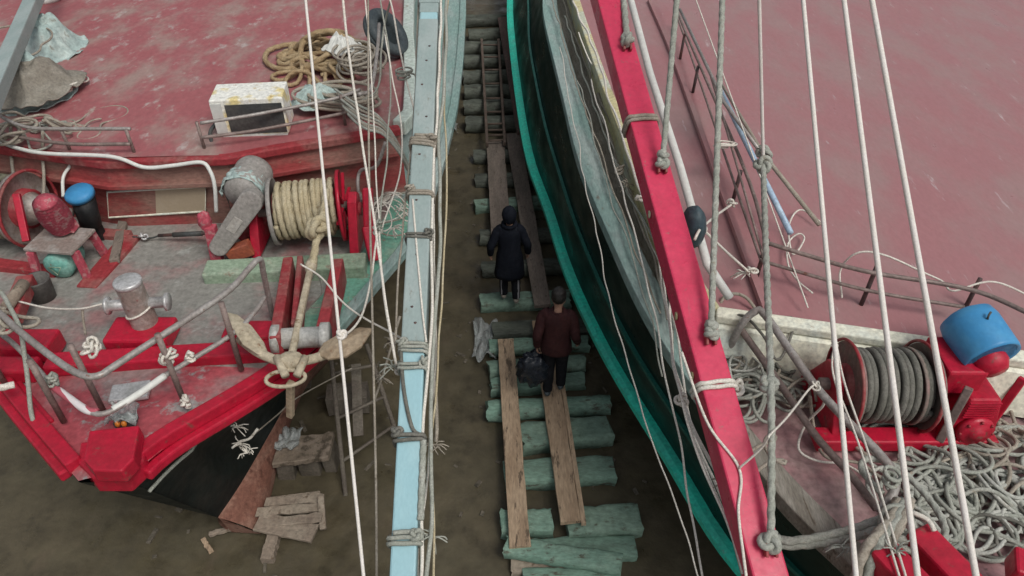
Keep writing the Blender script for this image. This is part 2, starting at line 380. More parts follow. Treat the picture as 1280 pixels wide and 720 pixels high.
MT['algae2'] = M('greyer algae timber', (.17, .26, .205), (.22, .32, .25), 2, .4, .62, (.09, .085, .06), 3.5, .54, .66, .85, .4, 24, st=(1, 1.6, 1.5))
MT['algae3'] = M('bleached algae timber', (.20, .32, .25), (.17, .26, .205), 2.6, .42, .6, (.10, .09, .065), 4.2, .54, .66, .85, .4, 34, st=(.7, 2, 1.5))
# ------------------------------------------------------------------ sleepers, planks and ladder on the slipway
SLG = 'timber sleepers laid across the slipway'
def log(label, ul, vl, ur, vr, rad, mat, z=.1, seed=0, square=False, group=SLG, name='timber_sleeper'):
    a, b = P(ul, vl, z), P(ur, vr, z); a.z -= .02; b.z -= .035; d = (b - a); L = d.length; d.normalize(); sd = d.cross(V((0, 0, 1))).normalized(); rows = []; n = 14; m = 14
    rng = random.Random(seed * 13 + 5); e0 = [rng.uniform(-.022, .022) for _ in range(m)]; e1 = [rng.uniform(-.022, .022) for _ in range(m)]
    for i in range(n + 1):
        row = []
        for k in range(m):
            th = 2 * math.pi * k / m; ca, sa = math.cos(th), math.sin(th)
            if square: ca, sa = math.copysign(abs(ca) ** .3, ca), math.copysign(abs(sa) ** .3, sa) * .72
            p = a + d * (L * i / n)
            f = 1 + .16 * noise.noise(V((i * .55, ca * 1.5 + seed, sa * 1.5))) + .07 * noise.noise(V((i * 1.7, ca * 4 + seed, sa * 4)))
            p = p + sd * ca * rad * 1.2 * f + V((0, 0, sa * rad * 1.1 * f))
            if i == 0: p += d * e0[k]
            if i == n: p += d * e1[k]
            row.append(p)
        rows.append(row)
    mat = {'algae': ('algae', 'algae2', 'algae3')[seed % 3]}.get(mat, mat); mb = MB(); mb.loft(rows, True, True); m0 = len(rows[0])
    mb.add(rows[0], [tuple(range(m0))]); mb.add(rows[-1], [tuple(range(m0))])
    return tag(mb.build(name, MT[mat]), label, 'timber', group)
far = [(26, 578, 655), (44, 586, 655), (60, 578, 655), (77, 580, 655), (97, 580, 660), (115, 581, 660), (134, 580, 665), (155, 582, 668)]
FARL = ['farthest dark sleeper, at the head of the slipway', 'dark round sleeper, second from the head of the slipway', 'dark sleeper under the head end of the ladder', 'dark sleeper crossing the ladder below its top end',
        'dark sleeper across the upper middle of the ladder', 'dark sleeper across the middle of the ladder', 'dark sleeper across the lower middle of the ladder', 'dark sleeper under the near end of the ladder']
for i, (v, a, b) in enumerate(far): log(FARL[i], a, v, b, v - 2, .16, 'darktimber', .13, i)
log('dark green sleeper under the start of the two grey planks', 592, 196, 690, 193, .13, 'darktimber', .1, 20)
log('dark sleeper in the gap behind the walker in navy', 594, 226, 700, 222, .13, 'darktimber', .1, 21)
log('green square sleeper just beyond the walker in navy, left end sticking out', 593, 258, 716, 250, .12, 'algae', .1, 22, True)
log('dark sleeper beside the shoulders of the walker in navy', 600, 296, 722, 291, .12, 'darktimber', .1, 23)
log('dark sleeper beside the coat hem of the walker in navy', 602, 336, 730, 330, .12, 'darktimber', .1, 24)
log('green split sleeper under the feet of the walker in navy', 601, 378, 712, 372, .12, 'algae', .11, 25, True)
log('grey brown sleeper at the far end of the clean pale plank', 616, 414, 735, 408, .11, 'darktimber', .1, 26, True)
log('green sleeper touching the shoulder of the walker in maroon', 612, 434, 735, 428, .10, 'algae', .1, 27, True)
log('pale green sleeper behind the legs of the walker in maroon', 610, 462, 731, 452, .11, 'algae', .1, 28)
log('broken green sleeper beside the black bag', 614, 484, 730, 474, .10, 'algae', .08, 29, True)
log('long round green log just in front of the walker in maroon', 609, 513, 762, 504, .115, 'algae', .1, 30)
log('slanting short green block with a split top edge', 652, 548, 762, 536, .15, 'algae', .12, 31, True)
log('thick green sleeper in the middle of the two near planks', 630, 594, 767, 586, .14, 'algae', .11, 32, True)
log('stubby green block under the near end of the left plank', 627, 654, 690, 652, .12, 'algae', .1, 33, True)
log('wide green block under the near end of the right plank', 708, 656, 798, 648, .14, 'algae', .11, 34, True)
log('flat green board at the near end, straight across', 668, 690, 792, 684, .11, 'algae', .06, 35, True)
log('diagonal green board lying on top at the near end of the slipway', 632, 682, 776, 704, .085, 'algae', .2, 36, True)
log('pinkish broken block under the diagonal green board', 640, 706, 716, 704, .09, 'driftwood', .05, 37, True)
log('dark green sleeper cut by the bottom edge of the picture', 655, 726, 772, 722, .1, 'algae', .06, 38, True)

def plank(label, corners, z, mat, th=.055, seed=0, strip=False):
    """corners: far-left, far-right, near-right, near-left"""
    fl, fr, nr, nl = [P(u, v, z) for u, v in corners]; n = 16; rows = []
    for i in range(n + 1):
        s = i / n; a = fl.lerp(nl, s); b = fr.lerp(nr, s); j = .012 * noise.noise(V((i * .6, seed, 0))); k = .012 * noise.noise(V((i * .6, seed, 7)))
        dz = .015 * noise.noise(V((i * .25, seed, 3)))
        sd = (b - a).normalized(); a = a + sd * j; b = b + sd * k; up = V((0, 0, dz))
        rows.append([a + up, b + up, b + up - V((0, 0, th)), a + up - V((0, 0, th))])
    mb = MB(); mb.loft(rows, False, True); mb.add(rows[0], [(0, 1, 2, 3)]); mb.add(rows[-1], [(0, 1, 2, 3)])
    o = tag(mb.build('plank', MT[mat], bevel=.006), label, 'plank', 'walking planks on the sleepers')
    if strip:
        mb = MB(); mb.beam(fr + V((.03, 0, -.02)), nr + V((.03, -.04, -.02)), .05, .05, n=1); mb.build('edge_strip', MT['wood'], o)
plank('spotted tan plank, left one of the near pair', [(622, 424), (642, 423), (663, 682), (637, 684)], .275, 'wood', seed=1)
plank('tan plank with a split edge, running from under the walker in maroon', [(665, 401), (688, 399), (726, 650), (701, 653)], .285, 'wood', seed=2, strip=True)
plank('long grey plank passing right of the walker in navy', [(632, 167), (650, 166), (689, 380), (668, 382)], .27, 'greywood', seed=3)
plank('short spotted grey plank leading up behind the walker in navy', [(608, 176), (630, 175), (639, 296), (614, 297)], .275, 'greywood', seed=4)
plank('red brown plank beside the ladder, hard against the green hull', [(622, 22), (638, 20), (657, 164), (646, 166)], .33, 'redwood', seed=5)
MT['driftwood3'] = M('dark ladder wood', (.10, .075, .06), (.14, .105, .085), 4, .4, .62, rough=.85, bump=.3)
def ladder():
    t = thing('ladder', 'dark timber ladder lying flat along the far sleepers', 'ladder', P(616, 180, .33))
    A, B, C, D = P(602, 50, .36), P(609, 181, .36), P(623, 50, .36), P(631, 180, .36)
    for a, b in ((A, B), (C, D)): MB().beam(a, b, .055, .08).build('side_rail', MT['driftwood3'], t, bevel=.008)
    for s in (.06, .2, .34, .48, .62, .74, .84, .89, .93, .97):
        a, b = A.lerp(B, s), C.lerp(D, s); MB().tube([a, b], .022, 8).build('rung', MT['driftwood3'], t)
ladder()
def crumple(label, c, size, mat, seed, name='plastic_sheet', cat='plastic sheet', n=18):
    rows = []; c = V(c)
    for j in range(n):
        row = []
        for i in range(n):
            x, y = i / (n - 1) - .5, j / (n - 1) - .5
            w = 1 + .4 * noise.noise(V((x * 3, y * 3, seed + 5)))
            row.append(c + V((x * size[0] * w, y * size[1] * w, size[2] * (abs(noise.noise(V((x * 3, y * 3, seed)))) * 1.3 + .14 * abs(noise.noise(V((x * 9, y * 9, seed))))))))
        rows.append(row)
    mb = MB(); mb.loft(rows, True); o = mb.build(name, MT[mat]); so_ = o.modifiers.new('thick', 'SOLIDIFY'); so_.thickness = .006
    return tag(o, label, cat)
def chips():
    rng = random.Random(3); mb = MB()
    for i in range(420):
        x, y = rng.uniform(-4, 2.5), rng.uniform(1.5, 14); q = rng.uniform(.008, .03); a = rng.uniform(0, 6.28); l = rng.choice((1, 1, 1.5, 3))
        mb.box((x, y, .03 + .05 * noise.noise(V((x * .7, y * .7, 0))) + .03 * noise.noise(V((x * 2.3, y * 2.3, 4))) - .03 + q * .3), (q * 2 * l, q * 1.5, q), Matrix.Rotation(a, 3, 'Z') @ Matrix.Rotation(rng.uniform(-.4, .4), 3, 'X'))
    o = mb.build('gravel', MT['mudchip']); o['kind'] = 'stuff'
MT['mudchip'] = M('stones and chips', (.09, .08, .06), (.15, .13, .10), 12, .4, .6, (.3, .28, .24), 30, .64, .7, .8)
chips()
crumple('torn clear plastic sheet lying left of the sleepers', P(606, 428, .03), (.34, .75, .16), 'plastic', 3)
crumple('white scrap beside the far sleepers under the left hull', P(583, 98, .05), (.25, .3, .2), 'plastic', 8)
crumple('small scrap of pale litter on the mud under the left boat', P(566, 160, .03), (.18, .3, .1), 'plastic', 9, 'litter', 'litter')

# ------------------------------------------------------------------ left boat (bow towards the camera)
def lerp_list(tab, y):
    if y <= tab[0][0]: return tab[0][1]
    for (a, p), (b, q) in zip(tab, tab[1:]):
        if y <= b: return p + (q - p) * (y - a) / (b - a)
    return tab[-1][1]
BX, BY = -3.1, 3.32
_e = [(158, 578, 2.5), (200, 556, 2.48), (260, 522, 2.45), (345, 472, 2.38), (400, 430, 2.32), (430, 398, 2.28), (470, 352, 2.22), (505, 312, 2.2), (530, 265, 2.2), (550, 205, 2.2), (566, 140, 2.2), (574, 80, 2.2), (578, 20, 2.2)]
LS = [(BY, BX + .18)] + [(P(*q).y, P(*q).x) for q in _e[1:]] + [(22.5, -1.35)]
LP = [(BY, BX - .2), (4.2, -4.32), (4.7, -4.85), (5.6, -5.75), (6.5, -6.4), (7.4, -7.2), (9, -8.2), (12, -9.0), (22.5, -9.0)]
def LZ(y): return 2.2 + (.3 * ((6.5 - y) / 3.2) ** 1.4 if y < 6.5 else 0)
def smooth_tab(tab, y):
    return sum(lerp_list(tab, y + d) for d in (-.18, -.09, 0, .09, .18)) / 5 if y > BY + .2 else lerp_list(tab, y)
def left_edge(y): return V((smooth_tab(LS, y), y, LZ(y)))
def left_port(y): return V((smooth_tab(LP, y), y, LZ(y)))
YS = [BY + .12 * i for i in range(40)] + [BY + 4.8 + .5 * i for i in range(29)]
boatL = thing('fishing_boat', 'weathered red decked fishing boat with a black bow and a bow railing', 'fishing boat', (-3.6, 8, 0), 'wooden fishing boats hauled out side by side')
def left_hull():
    n = 60
    def dense(tab): return resample(spline(tab, 12), .01)
    def pick(path, k): return path[min(len(path) - 1, int(k * (len(path) - 1)))]
    for side in (1, -1):
        D = [left_edge(y) - V((0, 0, .02)) if side > 0 else left_port(y) - V((0, 0, .02)) for y in YS]
        if side > 0:
            Wl = [(-3.05, 4.28, .5), (-2.9, 4.7, .55), (-2.66, 5.4, .72), (-2.42, 6.1, .9), (-2.0, 7.1, .98), (-1.6, 8.4, 1.0), (-1.3, 10.5, 1.0), (-1.3, 15, 1.0), (-1.6, 22.4, 1.1)]
            Bl = [(-2.74, 4.38, .03), (-2.74, 4.8, .04), (-2.76, 5.5, .06), (-2.72, 6.4, .06), (-2.4, 7.2, .06), (-2.1, 8.4, .06), (-1.9, 10.5, .06), (-1.9, 15, .06), (-2.2, 22.4, .06)]
        else:
            Wl = [(-3.05, 4.28, .5), (-3.25, 4.7, .55), (-3.6, 5.4, .72), (-4.1, 6.1, .9), (-5.0, 7.1, .98), (-6.4, 8.4, 1.0), (-7.8, 10.5, 1.0), (-8.5, 15, 1.0), (-8.4, 22.4, 1.1)]
            Bl = [(-3.06, 4.4, .03), (-3.1, 4.8, .04), (-3.2, 5.5, .06), (-3.5, 6.4, .06), (-4.2, 7.2, .06), (-5.2, 8.4, .06), (-6, 10.5, .06), (-6.3, 15, .06), (-6, 22.4, .06)]
        D = dense(D); Wd = dense(Wl); Bd = dense(Bl); rows = []; rb = []
        for i in range(n + 1):
            k = (i / n) ** 1.6; d, w, b = pick(D, k), pick(Wd, k), pick(Bd, k); row = []
            for j in range(9):
                s = j / 8; p = d.lerp(w, s); p.x -= side * .16 * math.sin(math.pi * s) * (1 - k) * (.3 if k < .03 else 1); row.append(p)
            rows.append(row); rb.append([w.lerp(b, j / 5) + V((side * .05 * math.sin(math.pi * j / 5), 0, 0)) for j in range(6)])
        if side > 0:
            hl = [rw[1].lerp(rw[2], .5) + V((.022, -.012, .008)) for rw in rows if rw[1].y < 6.4]
            MB().tube(resample(hl, .04), .016, 8).build('hull_line', MT['ropeg'], boatL)
        MB().loft(rows, True).build('hull', MT['hullblack'] , boatL)
        MB().loft(rb, True).build('underbody', MT['antifoul'], boatL)
    # flat stem faces close the two sides
    mb = MB(); a, b = left_port(BY) - V((0, 0, .02)), left_edge(BY) - V((0, 0, .02)); s = V((-3.05, 4.28, .5)); mb.add([a, b, s], [(0, 1, 2)])
    mb.build('stem', MT['hullblack'], boatL)
    mb = MB(); mb.add([s, V((-2.74, 4.38, .03)), V((-3.06, 4.4, .03)), s + V((0, .02, 0))], [(0, 1, 2)]); mb.build('forefoot', MT['antifoul'], boatL)
    ye = YS[-1]; mb = MB(); a, b = left_port(ye), left_edge(ye); mb.add([a, b, V((b.x - .6, ye, .1)), V((a.x + .6, ye, .1))], [(0, 1, 2, 3)]); mb.build('transom', MT['hullblack'], boatL)
    # deck
    for nm, sel, mat in (('bow_deck', [y for y in YS if y < 4.75], 'bowdeck'), ('foredeck', [y for y in YS if 4.6 < y], 'foredeck')):
        rows = []
        for y in sel:
            a, b = left_port(y), left_edge(y); rows.append([a.lerp(b, j / 12) + V((0, 0, .05 * math.sin(math.pi * j / 12) - (0 if nm == 'foredeck' else -.0))) for j in range(13)])
        MB().loft(rows, True).build(nm, MT[mat], boatL)
    # green waterway and grey green side deck
    rows = [[left_edge(y) + V((-w, 0, .012 + .02 * (w > .1))) for w in (0, .2, .42)] for y in YS if 4.95 < y < 7.7]
    MB().loft(rows, True).build('waterway', MT['palegreen2'], boatL)
    rows = [[left_edge(y) + V((-w, 0, .014 + .02 * (w > .1))) for w in (0, .2, .42)] for y in YS if 7.6 < y]
    MB().loft(rows, True).build('side_deck', MT['greygreen'], boatL)
    pth = [left_edge(y) + V((.02, 0, .02)) for y in YS if y > 4.9]
    MB().sweep(pth, [(-.07, -.07), (.05, -.07), (.05, .035), (-.07, .035)]).build('rub_rail', MT['greygreen'], boatL, bevel=.012)
    # red bulwark rails at the bow
    for edge, sg, ymax in ((left_edge, -1, 5.15), (left_port, 1, 6.2)):
        ys = [y for y in YS if BY + .05 < y < ymax]
        MB().sweep([edge(y) + V((sg * .07, 0, .07)) for y in ys], [(-.06, -.09), (.06, -.09), (.06, .035), (-.06, .035)]).build('bulwark_rail', MT['red'], boatL, bevel=.015)
        MB().sweep([edge(y) + V((sg * .17, 0, .01)) for y in ys[4:]], [(-.035, -.05), (.035, -.05), (.035, .04), (-.035, .04)]).build('inner_ledge', MT['red'], boatL, bevel=.012)
        MB().sweep([edge(y) + V((-sg * .035, -.015, -.06)) for y in ys], [(-.045, -.05), (.045, -.05), (.045, .045), (-.045, .045)]).build('wale', MT['red'], boatL, bevel=.02)
    mb = MB(); mb.prism([P(u, v, 2.72) for u, v in ((111, 538), (174, 531), (167, 573), (152, 589), (116, 588), (104, 574))], (0, 0, -.14)); mb.build('bow_cap', MT['red'], boatL, bevel=.015)
    MB().prism([P(u, v, 2.56) for u, v in ((100, 552), (182, 546), (180, 574), (156, 596), (114, 596), (97, 578))], (0, 0, -.2)).build('stem_block', MT['red'], boatL, bevel=.02)
    mb = MB()
    mb.beam(P(145, 527, 2.55), P(170, 525, 2.55), .10, .06); mb.build('vent_box', MT['dark'], boatL)
    for u in (147, 155): MB().lathe([(.0, .03), (.016, .025), (.022, 0), (.016, -.025), (0, -.03)], P(u, 530, 2.6), n=10).build('button', MT['orange'], boatL)
    MB().box(P(163, 490, 2.49), (.32, .2, .05), Matrix.Rotation(R(12), 3, 'Z')).build('deck_hatch', MT['bright'], boatL, bevel=.015)
    # breakwater
    mb = MB(); mb.beam(P(60, 456, 2.46), P(345, 438, 2.40), .20, .13); mb.build('breakwater', MT['red'], boatL, bevel=.02)
    for (c, sz) in ((P(30, 432, 2.48), (.62, .26, .2)), (P(178, 418, 2.46), (.58, .34, .16)), (P(322, 418, 2.42), (.6, .24, .16)), (P(20, 462, 2.46), (.4, .2, .16))):
        MB().box(c, sz).build('deck_block', MT['red'], boatL, bevel=.025)
    # raised deck
    top = [P(-90, 176, 3.1), P(0, 184, 3.1), P(133, 203, 3.1), P(287, 198, 3.1), P(340, 187, 3.1), P(500, 161, 3.1)]
    side = [V((-1.22, 8.1, 3.1)), V((-1.3, 9, 3.1)), V((-1.5, 10.5, 3.1)), V((-1.67, 12.2, 3.1)), V((-1.75, 15, 3.1)), V((-1.85, 22.3, 3.1))]
    front = resample(top, .12); fr = [V((-8.4, 8.6, 3.1))] + front
    back = [V((-8.4, 22.3, 3.1))]
    import itertools
    rows = []
    for p in fr:
        s = (p.x + 8.4) / (-1.32 + 8.4); row = []
        for j in range(40):
            k = (j / 39) ** 1.5; y = p.y + (22.3 - p.y) * k
            xr = lerp_list([(q.y, q.x) for q in [top[-1]] + side], y); row.append(V((-8.4 + (xr + 8.4) * s, y, 3.1 + .06 * math.sin(math.pi * max(0, min(1, s))))))
        rows.append(row)
    MB().loft(rows, True).build('raised_deck', MT['reddeck'], boatL)
    # front bulkhead: lip, upper band, moulding, lower face
    N0 = V((0, -1, 0)); low = LZ(7.2)
    def band(nm, z0, z1, o0, o1, mat, th=None):
        r = [[p + V((0, o0, z0 - 3.1)), p + V((0, o1, z1 - 3.1))] for p in fr]; MB().loft(r, False).build(nm, MT[mat], boatL)
    band('bulkhead', 2.18, 2.86, 0.0, 0.0, 'bulk'); band('bulkhead_band', 2.84, 3.10, -.05, 0.0, 'bulk')
    MB().sweep([p + V((0, -.02, .0)) for p in fr], [(-.06, -.05), (.06, -.05), (.06, .045), (-.06, .045)]).build('deck_lip', MT['dullred'], boatL, bevel=.015)
    MB().sweep([p + V((0, -.06, -.27)) for p in fr], [(-.04, -.03), (.05, -.03), (.05, .03), (-.04, .03)]).build('moulding', MT['bulk'], boatL, bevel=.01)
    s2 = [top[-1]] + side
    MB().loft([[p, V((p.x, p.y, 2.16))] for p in resample(s2, .4)], False).build('deckhouse_side', MT['greygreen'], boatL)
    MB().sweep(resample(s2, .3), [(-.09, -.08), (.07, -.08), (.07, .1), (-.09, .1)]).build('side_coaming', MT['cream2'], boatL, bevel=.015)
    # name panel on the bulkhead, blank: half red, half buff
    yb = P(190, 200, 3.1).y - .03
    a, b = PY(136, 272, yb - .02), PY(257, 264, yb - .0); c, d = PY(257, 233, yb - .0), PY(134, 240, yb - .02); m0 = a.lerp(b, .49); m1 = d.lerp(c, .49)
    f = MB(); f.tube([a, b, c, d], .014, 6, closed=True); f = f.build('panel', MT['cream'], boatL)
    MB().prism([a, m0, m1, d], (0, .02, 0)).build('red_half', MT['bulk'], f); MB().prism([m0, b, c, m1], (0, .02, 0)).build('buff_half', MT['buffpanel'], f)
    # bollard with a cross bar
    c = P(187, 416, 2.4); bo = MB().lathe([(.125, 0), (.12, .1), (.115, .6), (.115, .62)], c, n=28).build('bollard', MT['bollard'], boatL)
    MB().lathe([(.0, .648), (.11, .648), (.122, .64), (.122, .61), (.115, .6)], c, n=28).build('bollard_cap', MT['bright'], bo)
    z = c.z + .36; p, q = V((c.x - .27, c.y - .02, z)), V((c.x + .28, c.y + .04, z)); ax = (q - p).normalized()
    MB().lathe([(.085, 0), (.085, .02), (.052, .025), (.052, .52), (.085, .525), (.085, .55)], p, ax, n=20).build('cross_bar', MT['bright'], bo)
    # bow railing
    top_r = px((-30, 372, 3.2), (0, 392, 3.2), (22, 412, 3.2), (66, 447, 3.22), (98, 467, 3.23), (122, 470, 3.23), (150, 453, 3.23), (277, 370, 3.2), (312, 335, 3.2), (325, 324, 3.2), (330, 345, 2.95), (341, 397, 2.33))
    MB().tube(resample(spline(top_r, 10), .04), .027, 10).build('top_rail', MT['steel'], boatL)
    low_r = px((-30, 396, 2.82), (10, 424, 2.82), (37, 450, 2.82), (67, 483, 2.83), (108, 512, 2.84), (134, 516, 2.84), (177, 490, 2.84), (207, 469, 2.84), (290, 418, 2.81), (320, 388, 2.8), (331, 371, 2.8))
    MB().tube(resample(spline(low_r, 10), .04), .022, 10).build('lower_rail', MT['steel'], boatL)
    MB().tube(resample(spline(px((64, 481, 2.835), (84, 496, 2.84), (108, 512.5, 2.84), (122, 515, 2.84)), 8), .03), .03, 10).build('ribbon_wrap', MT['ribbon'], boatL)
    MB().tube(resample(spline(px((141, 512, 2.84), (158, 502, 2.84), (177, 490, 2.84), (207, 469, 2.84)), 8), .03), .029, 10).build('white_sleeve', MT['white'], boatL)
    for (bu, bv, zb, zt) in ((302, 462, 2.4, 3.2), (232, 507, 2.47, 3.3), (130, 515, 2.5, 3.28), (80, 527, 2.49, 3.21), (8, 482, 2.45, 3.2)):
        b = P(bu, bv, zb); MB().tube([b, V((b.x + .02, b.y, zt))], .025, 10).build('rail_post', MT['brownsteel'], boatL)
    # white cable pipe and other pipes
    MB().tube(resample(spline([p + V((0, -.12, .05)) for p in px((10, 176, 3.1), (33, 184, 3.14), (67, 190, 3.16), (147, 194, 3.16), (187, 207, 3.06), (222, 205, 3.05), (257, 201, 3.08), (268, 211, 3.0), (274, 230, 2.85), (276, 262, 2.55))], 10), .03), .022, 10).build('cable_pipe', MT['white'], boatL)
    MB().tube(spline(px((93, 188, 3.15), (88, 206, 3.0), (79, 222, 2.92), (79, 246, 2.8)), 8), .018, 8).build('thin_pipe', MT['white'], boatL)
    for pts in ((((-10, 138), (13, 152), (40, 160), (80, 161), (163, 161)), 3.42), (((0, 166), (33, 173), (90, 180), (163, 180)), 3.28), (((250, 154), (320, 143), (415, 124), (450, 112)), 3.46), (((252, 172), (320, 163), (422, 143), (455, 134)), 3.3)):
        MB().tube(resample(spline([P(u, v, pts[1]) for u, v in pts[0]], 8), .05), .02, 8).build('guard_rail', MT['steel' if pts[1] > 3.4 else 'brownsteel'], boatL)
    for (u, v, zt) in ((90, 193, 3.43), (170, 196, 3.43), (257, 190, 3.47), (432, 158, 3.5)):
        b = P(u, v, 3.1); MB().tube([b, V((b.x, b.y, zt))], .018, 8).build('guard_post', MT['brownsteel'], boatL)
    # anchor fairlead cheeks and roller
    for (a, b, w) in ((P(363, 336, 2.46), P(347, 438, 2.62), .10), (P(378, 334, 2.46), P(371, 420, 2.55), .06), (P(425, 338, 2.46), P(404, 430, 2.6), .11)):
        MB().beam(a, b, w, .30).build('fairlead_cheek', MT['dullred'], boatL, bevel=.015)
    MB().lathe([(.13, 0), (.13, .06), (.095, .07), (.095, .42), (.13, .43), (.13, .5)], P(341, 424, 2.66), P(417, 420, 2.66) - P(341, 424, 2.66), n=24).build('fairlead_roller', MT['rollermat'], boatL)
    # plank and chain rod on deck
    MB().beam(P(155, 274, 2.27), P(143, 327, 2.3), .10, .06).build('deck_batten', MT['greywood'], boatL, bevel=.008)
MT['bowdeck'] = M('red and grey bow deck', (.38, .075, .09), (.30, .22, .21), 1.2, .42, .6, (.32, .30, .29), 4, .56, .66, .55, .15, 30)
MT['palegreen2'] = M('green waterway paint', (.17, .40, .30), (.28, .40, .31), 2, .48, .65, (.30, .26, .20), 7, .56, .66, .6, .15, 40)
MT['cream2'] = M('pale green white paint', (.50, .58, .52), (.56, .62, .58), 3, .45, .65, (.30, .28, .22), 8, .6, .7, .55, .1, 40)
MT['buffpanel'] = M('buff board', (.38, .31, .22), (.40, .33, .24), 3, .45, .65, rough=.6, grain=.05, bump=.03)
MT['rollermat'] = M('pale roller', (.42, .42, .40), (.35, .34, .31), 6, .45, .6, (.2, .14, .1), 9, .6, .7, .5)
left_hull()

# ------------------------------------------------------------------ right boat
boatR = thing('fishing_boat', 'dark green hulled fishing boat with teal guard strake and broad rose red deck', 'fishing boat', (3.6, 7, 0), 'wooden fishing boats hauled out side by side')
_g = [(1200, 830, 2.56), (1120, 760, 2.54), (1046, 698, 2.52), (977, 631, 2.5), (900, 530, 2.48), (850, 462, 2.46), (808, 397, 2.45), (775, 323, 2.45), (748, 262, 2.45), (723, 200, 2.45), (707, 130, 2.45), (692, 70, 2.45), (679, 10, 2.45)]
RG = [(P(*q).y, P(*q).x) for q in _g] + [(22.5, .9)]
_s = [(1030, 830, 1.4), (950, 740, 1.3), (914, 690, 1.25), (872, 612, 1.2), (832, 550, 1.15), (790, 485, 1.1), (752, 420, 1.08), (726, 362, 1.06), (708, 323, 1.05), (692, 262, 1.05), (674, 225, 1.05), (662, 180, 1.05), (652, 120, 1.05), (644, 60, 1.05), (640, 10, 1.05)]
RS = sorted([(P(*q).y, P(*q).x) for q in _s]) + [(24, .1)]
BOWR = V((5.2, -.35, 2.65))
def right_tabs():
    G = [V((P(*q).x, P(*q).y, q[2])) for q in _g]; G = [BOWR, V((4.2, .45, 2.63)), V((3.35, 1.3, 2.59))] + G[1:] + [V((.72, 16, 2.45)), V((.9, 22.5, 2.45))]
    Sx = [V((P(*q).x, P(*q).y, q[2])) for q in _s]; Sx = [V((5.2, .6, 1.55)), V((4.2, 1.35, 1.5)), V((3.35, 2.1, 1.42))] + Sx[1:] + [V((.05, 22.5, 1.05))]
    def soft(path):
        path = resample(path, .05); k = 16
        return [sum((path[max(0, min(len(path) - 1, i + j))] for j in range(-min(k, i, len(path) - 1 - i), min(k, i, len(path) - 1 - i) + 1)), V((0, 0, 0))) / (2 * min(k, i, len(path) - 1 - i) + 1) for i in range(len(path))]
    return soft(spline(G, 10)), soft(spline(Sx, 10))
GR, SR = right_tabs()
def at_y(path, y):
    lo, hi = 0, len(path) - 1
    while hi - lo > 1:
        m = (lo + hi) // 2
        if path[m].y < y: lo = m
        else: hi = m
    a, b = path[lo], path[hi]; t = 0 if abs(b.y - a.y) < 1e-9 else max(0, min(1, (y - a.y) / (b.y - a.y))); return a.lerp(b, t)
MIRX = 5.2
def mirror(p): return V((2 * MIRX - p.x, p.y, p.z))
